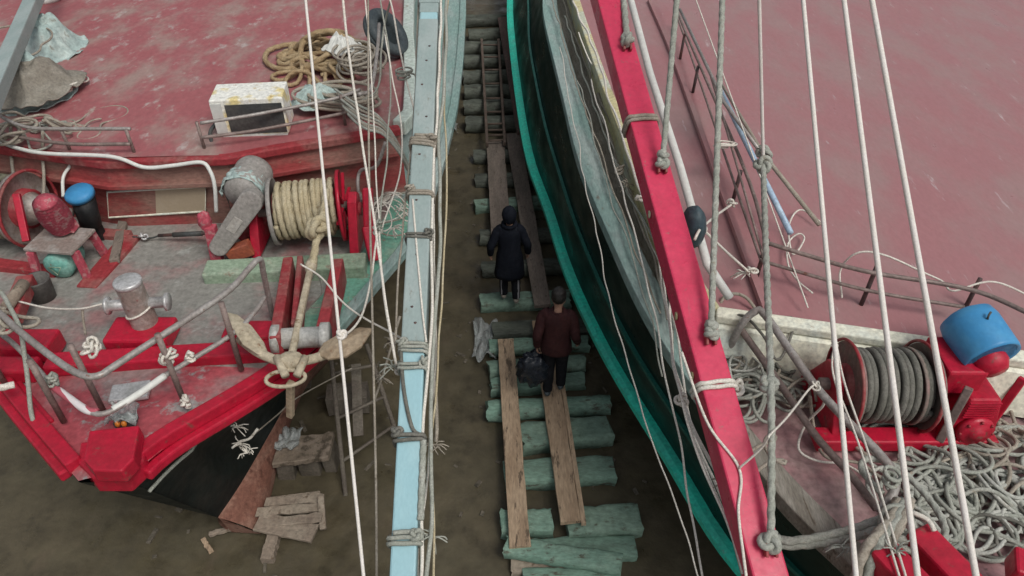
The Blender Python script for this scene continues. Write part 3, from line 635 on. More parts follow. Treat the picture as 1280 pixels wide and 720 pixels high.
def right_hull():
    n = 70
    def pick(path, k):
        f = k * (len(path) - 1); i = min(len(path) - 2, int(f)); return path[i].lerp(path[i + 1], f - i)
    for mir in (0, 1):
        q = mirror if mir else (lambda p: p)
        rows = []; rb = []; strake = []; mould = []; cap = []
        for i in range(n + 1):
            k = (i / n) ** 1.35; g = at_y(GR, -.35 + k * 22.7); s = at_y(SR, .6 + k * 21.8)
            rows.append([q(g.lerp(s, j / 6)) for j in range(7)])
            b = V((min(MIRX, s.x + .75 * min(1, .2 + k * 4)), s.y + .25 * (1 - k), .06)); rb.append([q(s.lerp(b, j / 4)) for j in range(5)])
            strake.append(q(s)); mould.append(q(g.lerp(s, .5) + V((-.025, 0, 0)))); cap.append(g)
        MB().loft(rows, True).build('hull', MT['hullgreen'], boatR)
        MB().loft(rb, True).build('underbody', MT['antifoul2'], boatR)
        sg = 1 if not mir else -1
        MB().sweep(resample(strake, .2), [(sg * -.03, -.06), (sg * .02, -.07), (sg * -.02, .055), (sg * -.16, .02), (sg * -.17, -.05)] if 0 else [(-.125, -.05), (.125, -.05), (.125, .02), (.07, .04), (-.07, .04), (-.125, .02)]).build('guard_strake', MT['teal'], boatR)
        MB().sweep(resample(mould, .2), [(-.02, -.02), (.02, -.02), (.02, .02), (-.02, .02)]).build('hull_moulding', MT['tealdark'], boatR)
        ys = [-.2 + .25 * i for i in range(90)]; e = [at_y(GR, y) for y in ys]
        nn = []
        for i, p in enumerate(e):
            a, b = e[max(0, i - 1)], e[min(len(e) - 1, i + 1)]; d = (b - a).normalized(); nn.append(V((d.y, -d.x, 0)))      # inboard
        wid = lambda y: .25 if y > 4.2 else .2
        MB().loft([[q(p - m * .025 + V((0, 0, -.1))), q(p - m * .025 + V((0, 0, .045))), q(p + m * wid(p.y) + V((0, 0, .055))), q(p + m * wid(p.y) + V((0, 0, -.06)))] for p, m in zip(e, nn) if p.y > 4.0], False, True).build('gunwale', MT['greygreen'], boatR, bevel=.012)
        MB().loft([[q(p - m * .025 + V((0, 0, -.1))), q(p - m * .025 + V((0, 0, .05))), q(p + m * .17 + V((0, 0, .06))), q(p + m * .17 + V((0, 0, -.06)))] for p, m in zip(e, nn) if p.y < 4.1], False, True).build('bow_rail', MT['walnut'], boatR, bevel=.012)
        MB().loft([[q(p + m * (wid(p.y) - .01) + V((0, 0, -.03))), q(p + m * .62 + V((0, 0, -.04))), q(p + m * .95 + V((0, 0, -.04)))] for p, m in zip(e, nn) if p.y > 4.2], False).build('waterway', MT['walnut'], boatR)
        # bow foredeck
        MB().loft([[q(p + m * .15 + V((0, 0, -.045))), q(V((min(MIRX, p.x + .9), p.y, p.z - .03))), q(V((MIRX, p.y, p.z - .01)))] for p, m in zip(e, nn) if p.y < 5.4], False).build('foredeck', MT['pinkdeck2'], boatR)
        # raised deck, its side board and front coaming
        crn = V((1.80, 4.80, 2.9))
        left = [crn, V((1.56, 6.0, 2.9)), V((1.40, 8.0, 2.9)), V((1.26, 10, 2.9)), V((1.12, 13, 2.9)), V((1.05, 16, 2.9)), V((1.25, 22.3, 2.9))]
        left = resample(spline(left, 8), .25); fy = lambda x: 4.80 - (x - 1.80) * .26
        rows = []
        for p in left:
            rows.append([q(V((p.x + (MIRX - p.x) * j / 10, p.y + (fy(p.x + (MIRX - p.x) * j / 10) - 4.80) * max(0, 1 - (p.y - 4.80) / 6), 2.9 + .07 * math.sin(math.pi / 2 * j / 10)))) for j in range(11)])
        MB().loft(rows, True).build('raised_deck', MT['pinkdeck'], boatR)
        MB().loft([[q(p + V((-.02, 0, .03))), q(p + V((-.02, 0, -.5)))] for p in left], False).build('deck_side', MT['buff'], boatR)
        MB().sweep([q(p + V((-.03, 0, .0))) for p in left], [(-.06, -.06), (.06, -.06), (.06, .05), (-.06, .05)]).build('side_coaming', MT['buff'], boatR, bevel=.015)
        fpts = [V((x, fy(x), 2.9 + .07 * math.sin(math.pi / 2 * (x - 1.80) / 3.4))) for x in [1.79 + .341 * i for i in range(11)]]
        MB().loft([[q(p + V((0, .02, .0))), q(p + V((0, -.13, -.08))), q(p + V((0, -.24, -.46)))] for p in fpts], False).build('front_coaming', MT['cream'], boatR)
        MB().sweep([q(p + V((0, -.03, .0))) for p in fpts], [(-.07, -.05), (.07, -.05), (.07, .035), (-.07, .035)]).build('coaming_lip', MT['cream'], boatR, bevel=.015)
    mb = MB(); g, s = GR[-1], SR[-1]; mb.add([g, mirror(g), mirror(s) + V((-.8, 0, -.9)), s + V((.8, 0, -.9))], [(0, 1, 2, 3)]); mb.build('transom', MT['hullgreen'], boatR)
    # batten seam on the deck
    MB().sweep(resample(spline([P(u, v, 2.97) for u, v in ((812, 0), (838, 60), (880, 175), (920, 285), (958, 388))], 8), .2), [(-.035, -.03), (.035, -.03), (.03, .018), (-.03, .018)]).build('deck_batten', MT['pinkdeck'], boatR)
    # railing
    posts = [(850, 74, .36), (866, 116, .36), (916, 252, .36), (946, 345, .40), (1076, 382, .42), (1206, 386, .32)]
    for u, v, h in posts:
        b = P(u, v, 2.93); MB().tube([b, b + V((.02, .03, h))], .02, 8).build('rail_post', MT['brownsteel2'], boatR)
    for pts, z, r in ((((838, -15), (851, 25), (872, 75), (932, 215), (959, 305)), 3.3, .018), (((846, 20), (868, 82), (921, 238), (951, 325)), 3.12, .014), (((957, 303), (1012, 320), (1086, 340), (1213, 362), (1300, 398)), 3.32, .02), (((951, 326), (1080, 362), (1206, 384)), 3.12, .017)):
        MB().tube(resample(spline([P(u, v, z) for u, v in pts], 8), .06), r, 8).build('guard_rail', MT['brownsteel'], boatR)
    # bent pulpit pipe
    MB().tube(resample(spline(px((908, 446, 2.5), (924, 410, 2.9), (943, 390, 3.08), (958, 396, 3.1), (1022, 486, 3.0), (1098, 566, 2.95), (1119, 597, 2.92), (1113, 622, 2.9), (1095, 638, 2.85)), 12), .03), .032, 12).build('pulpit_pipe', MT['steel'], boatR)
    MB().tube(resample(spline(px((925, 410, 2.85), (968, 470, 2.72), (1020, 545, 2.68), (1062, 592, 2.68), (1096, 636, 2.7)), 10), .03), .03, 12).build('pulpit_pipe', MT['brownsteel'], boatR)
    # bitts
    for (a, b, w, h) in ((P(1142, 668, 2.9), P(1262, 792, 2.9), .2, .18), (P(1098, 690, 2.9), P(1150, 745, 2.9), .2, .18), (P(1262, 706, 2.85), P(1330, 730, 2.85), .2, .18)):
        o = MB().beam(a, b, w, h).build('bitt', MT['red'], boatR, bevel=.02)
        MB().beam(V((b.x, b.y, 2.5)) + (a - b) * .5, V((b.x, b.y, 2.82)) + (a - b) * .5, .14, .14, up=(0, 1, 0)).build('bitt_post', MT['red'], o, bevel=.015)
MT['antifoul2'] = M('dull dark antifouling', (.03, .05, .045), (.06, .045, .04), 2, .45, .65, rough=.8)
MT['tealdark'] = M('dark teal moulding paint', (.012, .11, .085), (.016, .13, .10), 3, .45, .65, rough=.5)
MT['brownsteel2'] = M('dark iron post', (.07, .05, .05), (.13, .07, .06), 8, .45, .62, rough=.6)
MT['pinkdeck2'] = M('rose foredeck paint', (.37, .205, .21), (.34, .24, .23), 1.5, .42, .64, (.15, .10, .09), 7, .60, .72, .5, .12, 30)
right_hull()

# ------------------------------------------------------------------ spars
def spar(label, a, b, w, h, mat, e0, e1, name, seg=(), band=None):
    a, b = V(a), V(b); d = b - a; A, B = a - d * e0, b + d * e1
    o = MB().beam(A, B, w, h, n=10).build(name, MT[mat], bevel=.014); tag(o, label, 'spar'); return o, A, B
BL0, BL1 = P(505, 720, 2.6), P(538, 0, 4.7)
blue_spar, BA, BB = spar('pale blue square spar reaching forward between the two boats, lashed with ropes', BL0, BL1, .172, .17, 'blueboom', .35, 1.2, 'boom')
def on(a, b, v, off=(0, 0, 0)):
    """place on a spar at the picture row v"""
    lo, hi = -.3, 1.3
    def row(t):
        p = V(a).lerp(V(b), t); dp = p.y * CP + (CAM_H - p.z) * SP; return 360 - FPX * (p.y * SP - (CAM_H - p.z) * CP) / dp
    for _ in range(40):
        m = (lo + hi) / 2
        if row(m) > v: lo = m
        else: hi = m
    return V(a).lerp(V(b), lo) + V(off)
blue_dir = (BL1 - BL0).normalized()
for v0, v1, mm in ((32, 432, 'paleboom'), (-60, 24, 'paleboom')):
    MB().beam(on(BL0, BL1, v0), on(BL0, BL1, v1), .186, .184, n=6).build('cladding', MT[mm], blue_spar, bevel=.012)
for v in (70, 88, 118, 158, 205, 262, 330, 395, 415):
    MB().lathe([(.012, 0), (.012, .008), (0, .012)], on(BL0, BL1, v, (.03 * math.sin(v), 0, .094)), n=8).build('bolt', MT['brownsteel2'], blue_spar)
MB().beam(on(BL0, BL1, 13), on(BL0, BL1, -20), .21, .21).build('sleeve', MT['paleboom'], blue_spar, bevel=.015)
RB0, RB1 = P(956, 720, 2.8), P(757, 0, 4.8)
red_spar, RA, RBB = spar('crimson square spar sloping down across the green boat towards the camera', RB0, RB1, .235, .21, 'crimson', .2, 1.2, 'boom')
red_dir = (RB1 - RB0).normalized()
EYES = (76, 228, 440, 700)
for v in EYES:
    c = on(RB0, RB1, v, (.03, 0, .113))
    for dx in (-.03, .03): MB().beam(c + V((dx, -.035, -.01)), c + V((dx, .035, .05)), .02, .09).build('eye_plate', MT['dullred'], red_spar, bevel=.006)
for v, dx in ((268, -.119), (395, -.119), (470, -.119)): MB().lathe([(.03, 0), (.032, .012), (.018, .014), (.018, 0)], on(RB0, RB1, v, (dx, 0, 0)), (-1, 0, 0), n=14).build('ring', MT['buff'], red_spar)
gp = resample([P(778, -40, 4.55), P(812, 90, 4.1), P(850, 208, 3.75), P(884, 330, 3.45), P(912, 372, 3.2)], .1)
tag(MB().tube(gp, .038, 12).build('pole', MT['white']), 'long white pole lying alongside the crimson spar', 'pole')
fp = [P(868, 262, 3.75), P(864, 308, 3.6)]
fl = MB().blob(P(866, 284, 3.66), (.10, .13, .2), 4, .05, rot=R(20)).build('float', MT['slate']); tag(fl, 'slate blue net float tied to the white pole with thin cord', 'float')
port_spar, _, _ = spar('grey spar along the far left edge of the red boat', P(-4, 108, 3.75), P(44, -4, 3.75), .17, .17, 'paleboom', .5, 1.4, 'boom')

def on_top(a, b, u, v, lift):
    """the place seen at (u, v) on the top face of a spar, raised by lift"""
    x, y = (u - 640) / FPX, (360 - v) / FPX; d = V((x, CP + y * SP, -SP + y * CP)); dr = (V(b) - V(a)).normalized(); n = V((1, 0, 0)).cross(dr); n = n if n.z > 0 else -n
    p0 = V(a) + n * lift; o = V((0, 0, CAM_H)); return o + d * ((p0 - o).dot(n) / d.dot(n))
# ------------------------------------------------------------------ drum rope helper
def drum_coil(c, ax, r_in, width, turns, rr, mat, parent, layers=1, seed=0, name='wound_rope', twist=True):
    ax = V(ax).normalized(); sd = ax.cross(V((0, 0, 1))).normalized(); u = sd.cross(ax); rng = random.Random(seed); pts = []
    n = 26
    for l in range(layers):
        for i in range(int(turns * n) + 1):
            t = 2 * math.pi * i / n; f = i / (turns * n); f = f if l % 2 == 0 else 1 - f
            x = -width / 2 + width * f + .35 * rr * math.sin(i * .09 + l); r = r_in + rr * (1 + 1.55 * l) + rr * .35 * noise.noise(V((i * .05, l, seed)))
            pts.append(V(c) + ax * x + sd * math.cos(t) * r + u * math.sin(t) * r)
    return rope_mesh(pts, rr, twist, 12 if twist else 8, step=rr * (.62 if twist else 1.15)).build(name, MT[mat], parent)
def disc(c, ax, r, th, mat, parent, name='flange', rim=.02, hole=None, n=36):
    ax = V(ax).normalized()
    return MB().lathe([(.0, th * .2), (r - rim, th * .2), (r - rim * .5, th), (r, th), (r, -th), (r - rim * .5, -th), (r - rim, -th * .2), (0, -th * .2)], c, ax, n).build(name, MT[mat], parent)

# windlass with tan rope
def windlass():
    t = thing('windlass', 'anchor windlass with a fat drum of tan rope and a canvas-draped motor', 'windlass', (-2.4, 6.6, 2.2))
    MB().beam(P(258, 343, 2.3), P(458, 333, 2.3), .26, .2).build('timber_bed', MT['palegreen'], t, bevel=.02)
    MB().beam(V((-3.15, 6.95, 2.27)), V((-1.75, 6.95, 2.27)), .2, .14).build('timber_bed', MT['palegreen'], t, bevel=.02)
    c = V((-2.24, 6.72, 2.70)); ax = V((1, .17, 0)).normalized()
    MB().lathe([(.2, -.36), (.2, .36)], c, ax, 24).build('drum', MT['dullred'], t)
    drum_coil(c + V((-.02, 0, 0)), ax, .215, .60, 10, .030, 'ropet', t, 2, 3)
    disc(c - ax * .36, ax, .37, .022, 'grey', t); disc(c + ax * .36, ax, .395, .018, 'red', t)
    for k in range(6):
        a = k * math.pi / 3; MB().beam(c + ax * .385 + V((0, math.cos(a) * .06, math.sin(a) * .06)), c + ax * .385 + V((0, math.cos(a) * .36, math.sin(a) * .36)), .025, .03, up=(1, 0, 0)).build('flange_rib', MT['red'], t)
    MB().tube([c - ax * .7, c + ax * .62], .045, 12).build('shaft', MT['brownsteel'], t)
    for x, m in ((-2.80, 'red'), (-1.72, 'red')):
        a = V((x, 6.62, 2.34)); b = V((x - .02, 6.72, 2.86))
        o = MB().prism([a + V((-.06, -.26, -.05)), a + V((-.06, .34, -.05)), b + V((-.04, .1, -.02)), b + V((-.04, .02, .05)), b + V((-.04, -.1, -.02))], (.1, 0, 0)).build('bearing_stand', MT[m], t, bevel=.012)
        MB().lathe([(.075, -.07), (.075, .07)], V((x, 6.72, c.z)), (1, 0, 0), 16).build('bearing', MT['dullred'], o)
    # ratchet arm on the right
    MB().beam(V((-1.56, 6.5, 2.5)), V((-1.56, 6.75, 2.95)), .11, .10).build('brake_arm', MT['red'], t, bevel=.02)
    MB().beam(V((-1.5, 6.3, 2.3)), V((-1.57, 6.5, 2.62)), .12, .13).build('brake_arm', MT['red'], t, bevel=.02)
    # motor under canvas and belt guard
    m0 = V((-2.9, 6.62, 2.92)); ma = V((.10, 1, .12))
    MB().lathe([(0, -.02), (.16, 0), (.205, .05), (.21, .42), (.19, .48), (.11, .53), (0, .55)], m0, ma, 28).build('motor', MT['grey'], t)
    MB().beam(V((-3.1, 6.85, 2.3)), V((-2.75, 6.85, 2.62)), .3, .14).build('motor_mount', MT['dullred'], t, bevel=.01)
    mb = MB(); rows = []
    for j in range(16):
        row = []
        for i in range(26):
            a = math.pi * (-.02 + 1.04 * i / 25); s = j / 15; rr = .224 + .026 * noise.noise(V((i * .5, j * .5, 2))) + .02 * noise.noise(V((i * 1.4, j * 1.4, 5)))
            ed = .07 * noise.noise(V((i * .35, 9, 1)))
            row.append(m0 + V((math.cos(a) * rr, .02 + s * (.22 + ed) + .01, math.sin(a) * rr)) + V((.1, 1, .12)) * (.0))
        rows.append(row)
    o = mb.loft(rows, True).build('canvas_cover', MT['canvas'], t); md = o.modifiers.new('thick', 'SOLIDIFY'); md.thickness = .008
    # belt guard: a slab with round ends
    p0, p1 = V((-3.16, 6.38, 2.46)), V((-2.74, 6.5, 2.96)); ax2 = (p1 - p0).normalized(); nn = V((.18, -1, .35)); nn = (nn - ax2 * nn.dot(ax2)).normalized(); sd = ax2.cross(nn)
    poly = []
    for k in range(11): a = math.pi * k / 10; poly.append(p1 + (sd * math.cos(a) + ax2 * math.sin(a)) * .125)
    for k in range(11): a = math.pi + math.pi * k / 10; poly.append(p0 + (sd * math.cos(a) + ax2 * math.sin(a)) * .10)
    g = MB().prism([p + nn * .09 for p in poly], nn * -.14).build('belt_guard', MT['grey'], t, bevel=.015)
    MB().beam(p0.lerp(p1, .38) + nn * .092, p0.lerp(p1, .66) + nn * .092, .10, .012, up=nn).build('rating_plate', MT['greyplate'], g, bevel=.003)
    MB().prism([V((-3.3, 6.3, 2.2)), V((-3.18, 6.3, 2.2)), V((-3.16, 6.34, 2.7)), V((-3.27, 6.34, 2.7))], (0, .1, 0)).build('guard_stand', MT['pinkred'], t, bevel=.01)
    MB().beam(V((-3.1, 6.36, 2.34)), V((-2.84, 6.4, 2.42)), .12, .16).build('guard_foot', MT['orangered'], t, bevel=.01)
    MB().blob(V((-3.27, 6.42, 2.74)), (.07, .07, .12), 3, .2).build('junction_box', MT['pinkred'], t)
MT['greyplate'] = M('worn rating plate', (.36, .34, .31), (.42, .40, .37), 12, .45, .6, rough=.5)
MT['orangered'] = M('primer red', (.36, .10, .05), (.3, .09, .06), 5, .4, .65, rough=.6)
windlass()
# the rope bound round the anchor shank up to the drum
def anchor():
    t = thing('anchor', 'sandy coloured iron anchor hauled up against the bow roller', 'anchor', P(370, 440, 2.5))
    top, crown = P(392, 318, 2.78), P(362, 456, 2.72)
    MB().beam(top, crown, .062, .07).build('shank', MT['anchor'], t, bevel=.025, seg=3)
    MB().lathe([(.05, -.07), (.06, 0), (.05, .07)], top.lerp(crown, .12), crown - top, 12).build('collar', MT['anchor'], t)
    MB().tube(resample(spline([P(300, 424, 2.66), P(322, 440, 2.74), P(345, 450, 2.74), P(362, 453, 2.74), P(385, 450, 2.74), P(408, 443, 2.74), P(432, 432, 2.66)], 8), .03), [.042 + .0 * i for i in range(200)][:len(resample(spline([P(300, 424, 2.66), P(322, 440, 2.74), P(345, 450, 2.74), P(362, 453, 2.74), P(385, 450, 2.74), P(408, 443, 2.74), P(432, 432, 2.66)], 8), .03))], 12).build('arm', MT['anchor'], t)
    MB().blob(P(364, 452, 2.73), (.12, .085, .085), 2, .16).build('crown', MT['anchor'], t)
    for pts, m in ((((284, 391), (297, 394), (315, 408), (330, 428), (336, 444), (322, 444), (304, 432), (291, 412)), 'flukeleft'), (((467, 411), (450, 410), (425, 418), (404, 430), (396, 444), (410, 450), (432, 447), (452, 434)), 'flukerust')):
        poly = [P(u, v, 2.72 + .12 * abs(u - 365) / 100) for u, v in pts]; c = sum(poly, V((0, 0, 0))) / len(poly)
        mb = MB(); n = len(poly); up = V((0, -.3, 1)).normalized() * .04
        mb.add([c + up * 1.6] + [p + up * .5 for p in poly] + [p - up * .5 for p in poly] + [c - up], [(0, 1 + k, 1 + (k + 1) % n) for k in range(n)] + [(1 + k, 1 + n + k, 1 + n + (k + 1) % n, 1 + (k + 1) % n) for k in range(n)] + [(1 + 2 * n, 1 + n + (k + 1) % n, 1 + n + k) for k in range(n)])
        mb.build('fluke', MT[m], t, bevel=.012)
    for s in (-1, 1):
        MB().tube([P(364 + s * 18, 446, 2.78), P(364 + s * 7, 470, 2.74)], .035, 10).build('bracket', MT['anchor'], t)
    c = P(357, 473, 2.68); ring = [c + V((.16 * math.cos(a), .02 * math.cos(a) + .05 * math.sin(a), .045 * math.sin(a))) for a in [2 * math.pi * k / 28 for k in range(28)]]
    MB().tube(ring, .018, 8, closed=True).build('ring', MT['anchor'], t)
    MB().beam(P(363, 478, 2.60), P(363, 520, 2.12), .06, .06).build('shank_end', MT['flukerust'], t, bevel=.01)
MT['flukeleft'] = MT['anchor']
anchor()
rope('tan rope running from the windlass drum to the anchor shank, bound with a fat knot', [P(408, 238, 3.05), P(405, 262, 3.0), P(399, 285, 2.95), P(395, 305, 2.86), P(391, 330, 2.8)], .038, 'ropet', twist=True, knots=[(P(396, 288, 2.96), .10), (P(398, 282, 2.98), .09)], seed=4, name='anchor_rope')

# left winch with a pump and motor
def winch():
    t = thing('winch', 'old red winch with a thin flange wheel, ribbed pump and teal motor below', 'winch', (-5.1, 6.5, 2.2))
    c = V((-5.3, 6.72, 2.70)); ax = V((1, -.16, 0)).normalized()
    drum_coil(c - ax * .55, ax, .24, .62, 9, .034, 'moss', t, 2, 8)
    MB().lathe([(.22, -.95), (.22, .02)], c, ax, 20).build('drum', MT['dullred'], t)
    mb = MB(); ring = [c + ax.cross(V((0, 0, 1))).normalized() * math.cos(a) * .42 + V((0, 0, math.sin(a) * .42)) for a in [2 * math.pi * k / 40 for k in range(40)]]
    mb.tube(ring, .018, 8, closed=True).build('wheel_rim', MT['dullred'], t)
    disc(c - ax * .08, ax, .40, .02, 'bollard', t)
    MB().lathe([(.2, .0), (.13, .12), (.06, .2), (.05, .5)], c, ax, 24).build('hub', MT['bollard'], t)
    MB().lathe([(.11, .1), (.11, .24)], c, ax, 20).build('hub_ring', MT['dark'], t)
    # frame
    fx, fy = -4.78, 6.25
    o = MB().box((fx, fy, 2.62), (.54, .44, .035), Matrix.Rotation(R(-8), 3, 'Z')).build('table_plate', MT['bollard'], t, bevel=.008)
    for dx, dy in ((-.23, -.18), (.23, -.18), (.23, .18), (-.23, .18)):
        MB().beam(V((fx + dx * 1.15, fy + dy * 1.2, 2.2)), V((fx + dx, fy + dy, 2.6)), .08, .06, up=(0, 1, 0)).build('leg', MT['pinkred'], t, bevel=.008)
    MB().beam(V((fx + .32, fy - .38, 2.25)), V((fx + .42, fy + .55, 2.25)), .22, .09).build('foot_plate', MT['dullred'], t, bevel=.012)
    MB().beam(V((fx - 1.2, fy + .1, 2.25)), V((fx - .1, fy - .12, 2.25)), .14, .12).build('base_rail', MT['dullred'], t, bevel=.012)
    MB().beam(V((fx - 1.2, fy + .75, 2.25)), V((fx + .4, fy + .55, 2.25)), .14, .12).build('base_rail', MT['dullred'], t, bevel=.012)
    MB().beam(V((fx - .36, fy + .0, 2.6)), V((fx - .45, fy + .3, 3.0)), .07, .06).build('stay_bar', MT['red'], t, bevel=.008)
    mt = MB().lathe([(0, -.02), (.11, 0), (.15, .03), (.15, .3), (.12, .36), (0, .37)], V((fx - .02, fy - .22, 2.40)), (0.05, 1, .05), 24).build('motor', MT['tealmotor'], t)
    MB().tube([V((fx - .02 + .07 * math.cos(a), fy - .235, 2.40 + .07 * math.sin(a))) for a in [2 * math.pi * k / 3 + .5 for k in range(3)]], .008, 6, closed=True).build('maker_mark', MT['palegreen'], mt)
    # ribbed pump
    pc = V((fx + .02, fy + .06, 2.90)); prof = []
    for k in range(13): prof += [(.125 + .03 * math.sin(math.pi * k / 12), -.2 + k * .033), (.088 + .025 * math.sin(math.pi * k / 12), -.184 + k * .033)]
    MB().lathe([(0, -.24), (.09, -.22)] + prof + [(.08, .24), (0, .26)], pc, (.05, -.25, 1), 28).build('pump_housing', MT['pinkred'], t)
    MB().tube([c + ax * .3, pc], .07, 12).build('shaft', MT['pinkred'], t)
    MB().prism([pc + V((-.08, 0, -.24)), pc + V((.12, 0, -.24)), pc + V((.08, 0, -.05)), pc + V((-.05, 0, -.05))], (0, .14, 0)).build('pump_foot', MT['pinkred'], t, bevel=.01)
    e = V((fx + .07, fy + .50, 2.63)); g = MB().lathe([(.11, -.16), (.125, .2)], e, (0.05, .1, 1), 24).build('engine_drum', MT['deepblack'], t)
    MB().beam(e + V((0, .05, -.42)), e + V((0, .02, -.1)), .1, .1, up=(0, 1, 0)).build('engine_post', MT['deepblack'], g)
    MB().lathe([(.15, 0), (.155, .05), (.13, .08), (0, .09)], e + V((0, .02, .2)), (-.05, -.2, 1), 24).build('blue_lid', MT['blue'], g)
winch()
# pail, bow-side hoses
def pail():
    c = P(58, 377, 2.23); t = tag(MB().lathe([(.11, 0), (.125, .28), (.132, .3), (.115, .3), (.1, .03), (0, .03)], c, (.02, .02, 1), 26).build('pail', MT['pailgrey']), 'dark grey open pail standing on the foredeck below the old winch', 'pail')
MT['pailgrey'] = M('dull grey pail', (.085, .08, .075), (.12, .115, .105), 8, .4, .65, rough=.6)
pail()
def chain():
    t = thing('turnbuckle', 'long dark turnbuckle rod lying across the foredeck', 'turnbuckle', P(220, 293, 2.3))
    a, b = P(166, 296, 2.3), P(268, 291, 2.42)
    MB().tube([a.lerp(b, .32), b], .02, 8).build('rod', MT['brownsteel2'], t); MB().tube([a.lerp(b, .5), a.lerp(b, .85)], .03, 8).build('sleeve', MT['dark'], t)
    MB().tube(knot_path(a.lerp(b, .13), .05, 2), .012, 6, closed=True).build('hook', MT['bright'], t)
    MB().tube(spline([a, a.lerp(b, .2) + V((0, 0, -.03)), a.lerp(b, .33)], 6), .01, 6).build('wire', MT['dark'], t)
chain()
def debris_block():
    t = thing('cooling_unit', 'white rust-stained outdoor cooling unit with a dark grille front on the red deck', 'cooling unit', P(300, 172, 3.12))
    rot = Matrix.Rotation(R(6), 3, 'Z'); q = lambda x, y, z: V((-2.985, 7.78, 3.14)) + rot @ V((x, y, z))
    MB().box(q(0, 0, .23), (.80, .44, .44), rot).build('casing', MT['rustwhite'], t, bevel=.015)
    mb = MB(); mb.box(q(.07, -.222, .21), (.62, .012, .36), rot); g = mb.build('grille', MT['dark'], t)
    MB().box(q(-.335, -.224, .21), (.12, .012, .40), rot).build('side_panel', MT['white'], t)
    MB().box(q(.02, -.2, -.0), (.72, .06, .03), rot).build('foot_rail', MT['white'], t)
    MB().tube(spline([q(-.42, -.1, .12), q(-.48, -.2, .06), q(-.45, -.34, -.02), q(-.36, -.6, -.25), q(-.36, -.62, -.7)], 8), .022, 8).build('hose', MT['dark'], t)
MT['darklouvre'] = M('grey louvre', (.10, .105, .10), (.13, .13, .12), 8, rough=.6)
debris_block()
def tyre():
    c = P(488, 42, 3.42) + V((-.06, 0, 0)); ax = V((.74, -.2, .62)).normalized(); prof = []
    for k in range(25):
        a = 2 * math.pi * k / 24; prof.append((.275 + .085 * math.copysign(abs(math.cos(a)) ** .75, math.cos(a)), .10 * math.copysign(abs(math.sin(a)) ** .75, math.sin(a))))
    mb = MB(); mb.lathe(prof[:-1] + [prof[0]], c, ax, 40); tag(mb.build('tyre', MT['black']), 'old black tyre hung as a fender beside the pale blue spar', 'tyre')
tyre()
# sacks on the left
def sack(label, c, sz, mat, seed, rot, amp=.2, pw=.75):
    """cloth thrown over a lump: irregular hem, creases running down the sides"""
    c = V(c); q = Matrix.Rotation(rot, 3, 'Z'); nr, na = 22, 64; rng = random.Random(seed); cs = [rng.uniform(.88, 1.22) for _ in range(7)]; rows = []
    base = c.z
    for j in range(nr + 1):
        f = j / nr; row = []
        for k in range(na):
            th = 2 * math.pi * k / na; ca, sa = math.cos(th), math.sin(th)
            w = (abs(ca) ** (2 / pw) + abs(sa) ** (2 / pw)) ** (-pw / 2) if pw < .7 else 1
            i0 = th / (2 * math.pi) * 7; hem = cs[int(i0) % 7] * (1 - i0 % 1) + cs[(int(i0) + 1) % 7] * (i0 % 1)
            rr = f * hem * w
            p = V((ca * sz[0] * rr, sa * sz[1] * rr, 0))
            sm = max(0, min(1, (f - .30) / .62)); sm = 1 - sm * sm * (3 - 2 * sm)
            h = (sm * .75 + .35 * max(0, noise.noise(V((p.x * 2.6 + 3, p.y * 2.6, seed * 1.7)))) * (1 - f ** 4)) * sz[2] * 1.6 * (1 + amp * 1.4 * noise.noise(V((p.x * 3.5, p.y * 3.5, seed))))
            cr = .075 * (1 - abs(noise.noise(V((ca * 2.6 + seed, sa * 2.6, f * 1.6)))) * 3.2) * min(1, f * 2) * (1 - .6 * f) + .05 * (1 - abs(noise.noise(V((p.x * 4.2 + seed, p.y * 3.1, 2)))) * 3) + .022 * noise.noise(V((p.x * 9, p.y * 9, seed * 2)))
            row.append(V((c.x, c.y, base)) + q @ p + V((0, 0, max(.012 + .012 * (1 + noise.noise(V((ca * 6, sa * 6, seed)))), h + cr))))
        rows.append(row)
    o = MB().loft(rows, True, True).build('sack' if mat == 'sack' else 'canvas', MT[mat]); md = o.modifiers.new('thick', 'SOLIDIFY'); md.thickness = .012
    return tag(o, label, 'sack' if mat == 'sack' else 'canvas', 'cloth heaped on the red deck')
sack('pale teal canvas bundle, the farther one of the heap', P(64, 66, 3.12), (.48, .48, .36), 'canvas', 1, R(10), .3)
sack('pale teal canvas under the drab brown sack', P(46, 122, 3.12), (.52, .62, .26), 'canvas', 3, R(20), .3)
sack('drab brown sack with a square top lying over pale canvas', P(38, 112, 3.26), (.46, .50, .26), 'sack', 2, R(-8), .2, .55)
sack('small folded pale canvas at the bottom left of the heap', P(2, 124, 3.12), (.34, .4, .26), 'canvas', 4, 0, .3)
def drum_lid():
    tag(MB().lathe([(0, 0), (.24, 0), (.26, .05), (.24, .1), (0, .11)], P(60, -3, 3.15), (0, -.2, 1), 28).build('basin', MT['white']), 'white basin at the top left corner by the grey spar', 'basin')
    tag(MB().lathe([(.05, 0), (.05, .16), (.02, .2), (0, .2)], P(48, 27, 3.2), (.2, 0, 1), 14).build('bottle', MT['red']), 'small red bottle beside the pale teal canvas bundle', 'bottle')
drum_lid()

